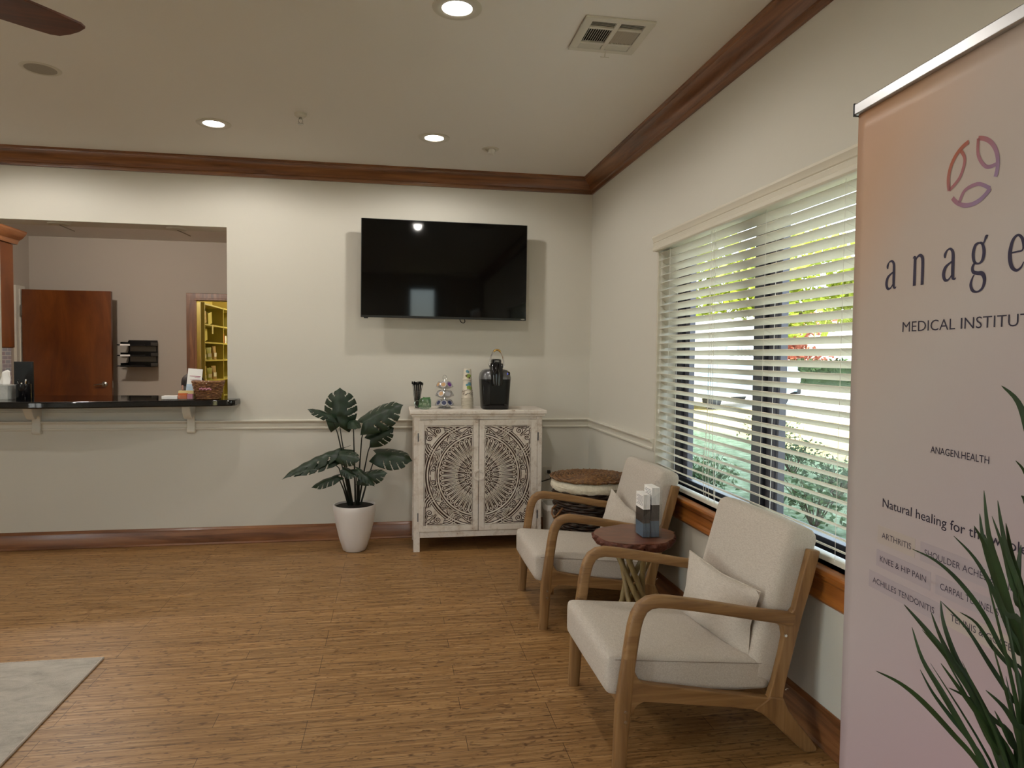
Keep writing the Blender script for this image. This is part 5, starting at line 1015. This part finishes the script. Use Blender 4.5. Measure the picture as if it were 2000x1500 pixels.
# ================= outdoors =================
struct(B(.22, 5.2, -12, 22, -.25, -.15).build('ground_bed', 'shade_bed', smooth=False)); struct(B(5.2, 9.2, -12, 22, -.25, -.148).build('lawn', 'lawn_golden', smooth=False))
struct(B(9.2, 34, -12, 70, -.25, -.147).build('driveway', 'driveway_concrete', smooth=False)); struct(B(-12, 9.2, 22, 70, -.25, -.149).build('far_lawn', 'lawn_golden', smooth=False)); struct(B(34, 80, -12, 90, -.25, -.15).build('verge', 'lawn_golden', smooth=False))
struct(B(-6.35, 5, -22, -7.15, -.25, -.15).build('rear_ground', 'lawn_golden', smooth=False))
random.seed(21)
def leaves(mb, n, c, rad, s, flat=1.0, shell=.5):
    for i in range(n):
        d = Vector((random.gauss(0, 1), random.gauss(0, 1), random.gauss(0, 1))).normalized()*(shell+(1-shell)*random.random())
        p = Vector((c[0]+d.x*rad[0], c[1]+d.y*rad[1], c[2]+d.z*rad[2])); a = Vector((random.gauss(0, 1), random.gauss(0, 1), random.gauss(0, flat))).normalized(); b = a.orthogonal().normalized(); k = s*random.uniform(.6, 1.3)
        v = [mb.bm.verts.new(p+a*k), mb.bm.verts.new(p+b*k*.5), mb.bm.verts.new(p-a*k), mb.bm.verts.new(p-b*k*.5)]; mb.face(v)
def tree(x, y, h, r, mt, lab, n=3600, low=.30):
    t = empty('tree', (x, y, -.15), lab, 'tree'); m = MB(); m.tube([(0, 0, 0), (.1, 0, h*.3), (-.05, .1, h*.6), (0, 0, h*.8)], [.16, .13, .09, .04], 8)
    for k in range(6): a = k*1.05; m.tube([(0, 0, h*(.35+.06*k)), (r*.6*cos(a), r*.6*sin(a), h*(.5+.06*k))], [.07, .03], 6)
    m.build('trunk', 'bark', t); m = MB()
    for k in range(7): a = k*.9; leaves(m, n//7, (r*.45*cos(a), r*.45*sin(a), h*(low+.16+.08*k*(1-low))), (r*.75, r*.75, h*.17), .26)
    m.build('crown', mt, t, merge=False, normals=False, smooth=False)
tree(17.5, 27, 8.5, 3.2, 'leaf_yellow_green', 'yellow-green tree beyond the driveway, seen in the middle of the right window pane')
tree(13.2, 30, 9.0, 3.4, 'leaf_yellow_green', 'yellow-green tree behind the parked van, seen through the left window pane')
tree(23, 26, 8.0, 3.0, 'leaf_yellow_green', 'yellow-green tree nearest the banner edge, farther along the driveway')
tree(8.0, 34, 9.5, 3.6, 'leaf_yellow_green', 'yellow-green tree at the far left behind the van')
tree(27, 42, 6.0, 3.4, 'leaf_red', 'reddish tree far beyond the hedge', 2200, .1)
h_ = MB(); random.seed(4); leaves(h_, 7000, (0, 0, .75), (12.5, .9, .85), .16, 1, .15); o = h_.build('hedge', 'hedge_leaf', merge=False, normals=False, smooth=False); o.location = (22.5, 31.5, -.15); o.rotation_euler = (0, 0, radians(-28)); tag(o, 'long dark green hedge across the driveway', 'hedge')
o = B(-11, 11, -.5, .5, 0, 1.35).build('hedge_core', 'leaf_dark', o, smooth=False)
for (x, y, s_, mt, lb) in ((3.6, 2.9, .42, 'leaf_dark', 'leafy shrub with dark twigs low outside the window, middle one'), (4.6, 5.2, .5, 'leaf_dark', 'leafy shrub farther from the window beside the lawn'), (2.2, .3, .40, 'hedge_leaf', 'low shrub close outside the right window pane'), (1.8, 1.7, .36, 'hedge_leaf', 'low shrub close outside the left window pane'), (3.2, 1.4, .36, 'leaf_dark', 'small dark shrub between the two window-side shrubs')):
    t = empty('shrub', (x, y, -.15), lb, 'shrub'); m = MB()
    for k in range(14): a = k*.75; rr = s_*random.uniform(.5, 1.2); m.tube([(0, 0, 0), (rr*.4*cos(a), rr*.4*sin(a), s_*.7), (rr*cos(a), rr*sin(a), s_*random.uniform(.8, 1.5))], [.008, .005, .002], 5)
    m.build('branches', 'bark', t); m = MB(); leaves(m, 420, (0, 0, s_*.75), (s_*1.15, s_*1.15, s_*.65), .035, 1, .2); m.build('foliage', mt, t, merge=False, normals=False, smooth=False)
vn = empty('parked_van', (9.3, 15.9, -.147), 'white high-roof van with lettering parked outside, seen through the blind', 'van', rz=radians(27))
m = MB(); m.prism([(-2.9, .35), (2.0, .35), (2.45, .45), (2.75, .75), (2.8, 1.1), (2.0, 1.35), (1.45, 2.15), (1.1, 2.62), (.7, 2.75), (-2.75, 2.75), (-2.9, 2.6)], 'y', -.95, .95); m.build('body', 'van_white', vn, bev=.06, bseg=3)
m = B(-2.86, 2.5, -.965, -.945, .45, 1.35); m.build('lower_panel', 'van_blue', vn, smooth=False, bev=.005); m = MB(); m.prism([(.95, 1.4), (1.85, 1.4), (1.4, 2.05), (.95, 2.05)], 'y', -.965, -.95); m.build('side_window', 'van_glass', vn, smooth=False)
for xx in (-1.9, 1.75):
    for yy in (-.82, .82): MB().lathe([(.001, -.11), (.20, -.11), (.36, -.10), (.37, 0), (.36, .10), (.20, .11), (.001, .11)], 28, T=Matrix.Translation((xx, yy, .37)) @ Matrix.Rotation(pi/2, 4, 'X')).build('wheel', 'tyre', vn)
m = MB(); text_bm(m, 'Clinic', -1.5, 1.62, .36, 1.9, -.955); m.build('side_lettering', 'sign_grey', vn, smooth=False, normals=False)
B(2.6, 2.86, -.9, .9, .35, .6).build('bumper', 'tyre', vn, bev=.03)
o = MB().rbox(.22, .22, .20, .19, (0, 0, 0), 10, (0, 0, .18)).build('pumpkin', 'orange_card', ang=80); o.location = (17.2, 24.8, -.147); o.scale = (1.3, 1.3, 1.3); tag(o, 'small round orange object at the foot of the hedge', 'ornament')
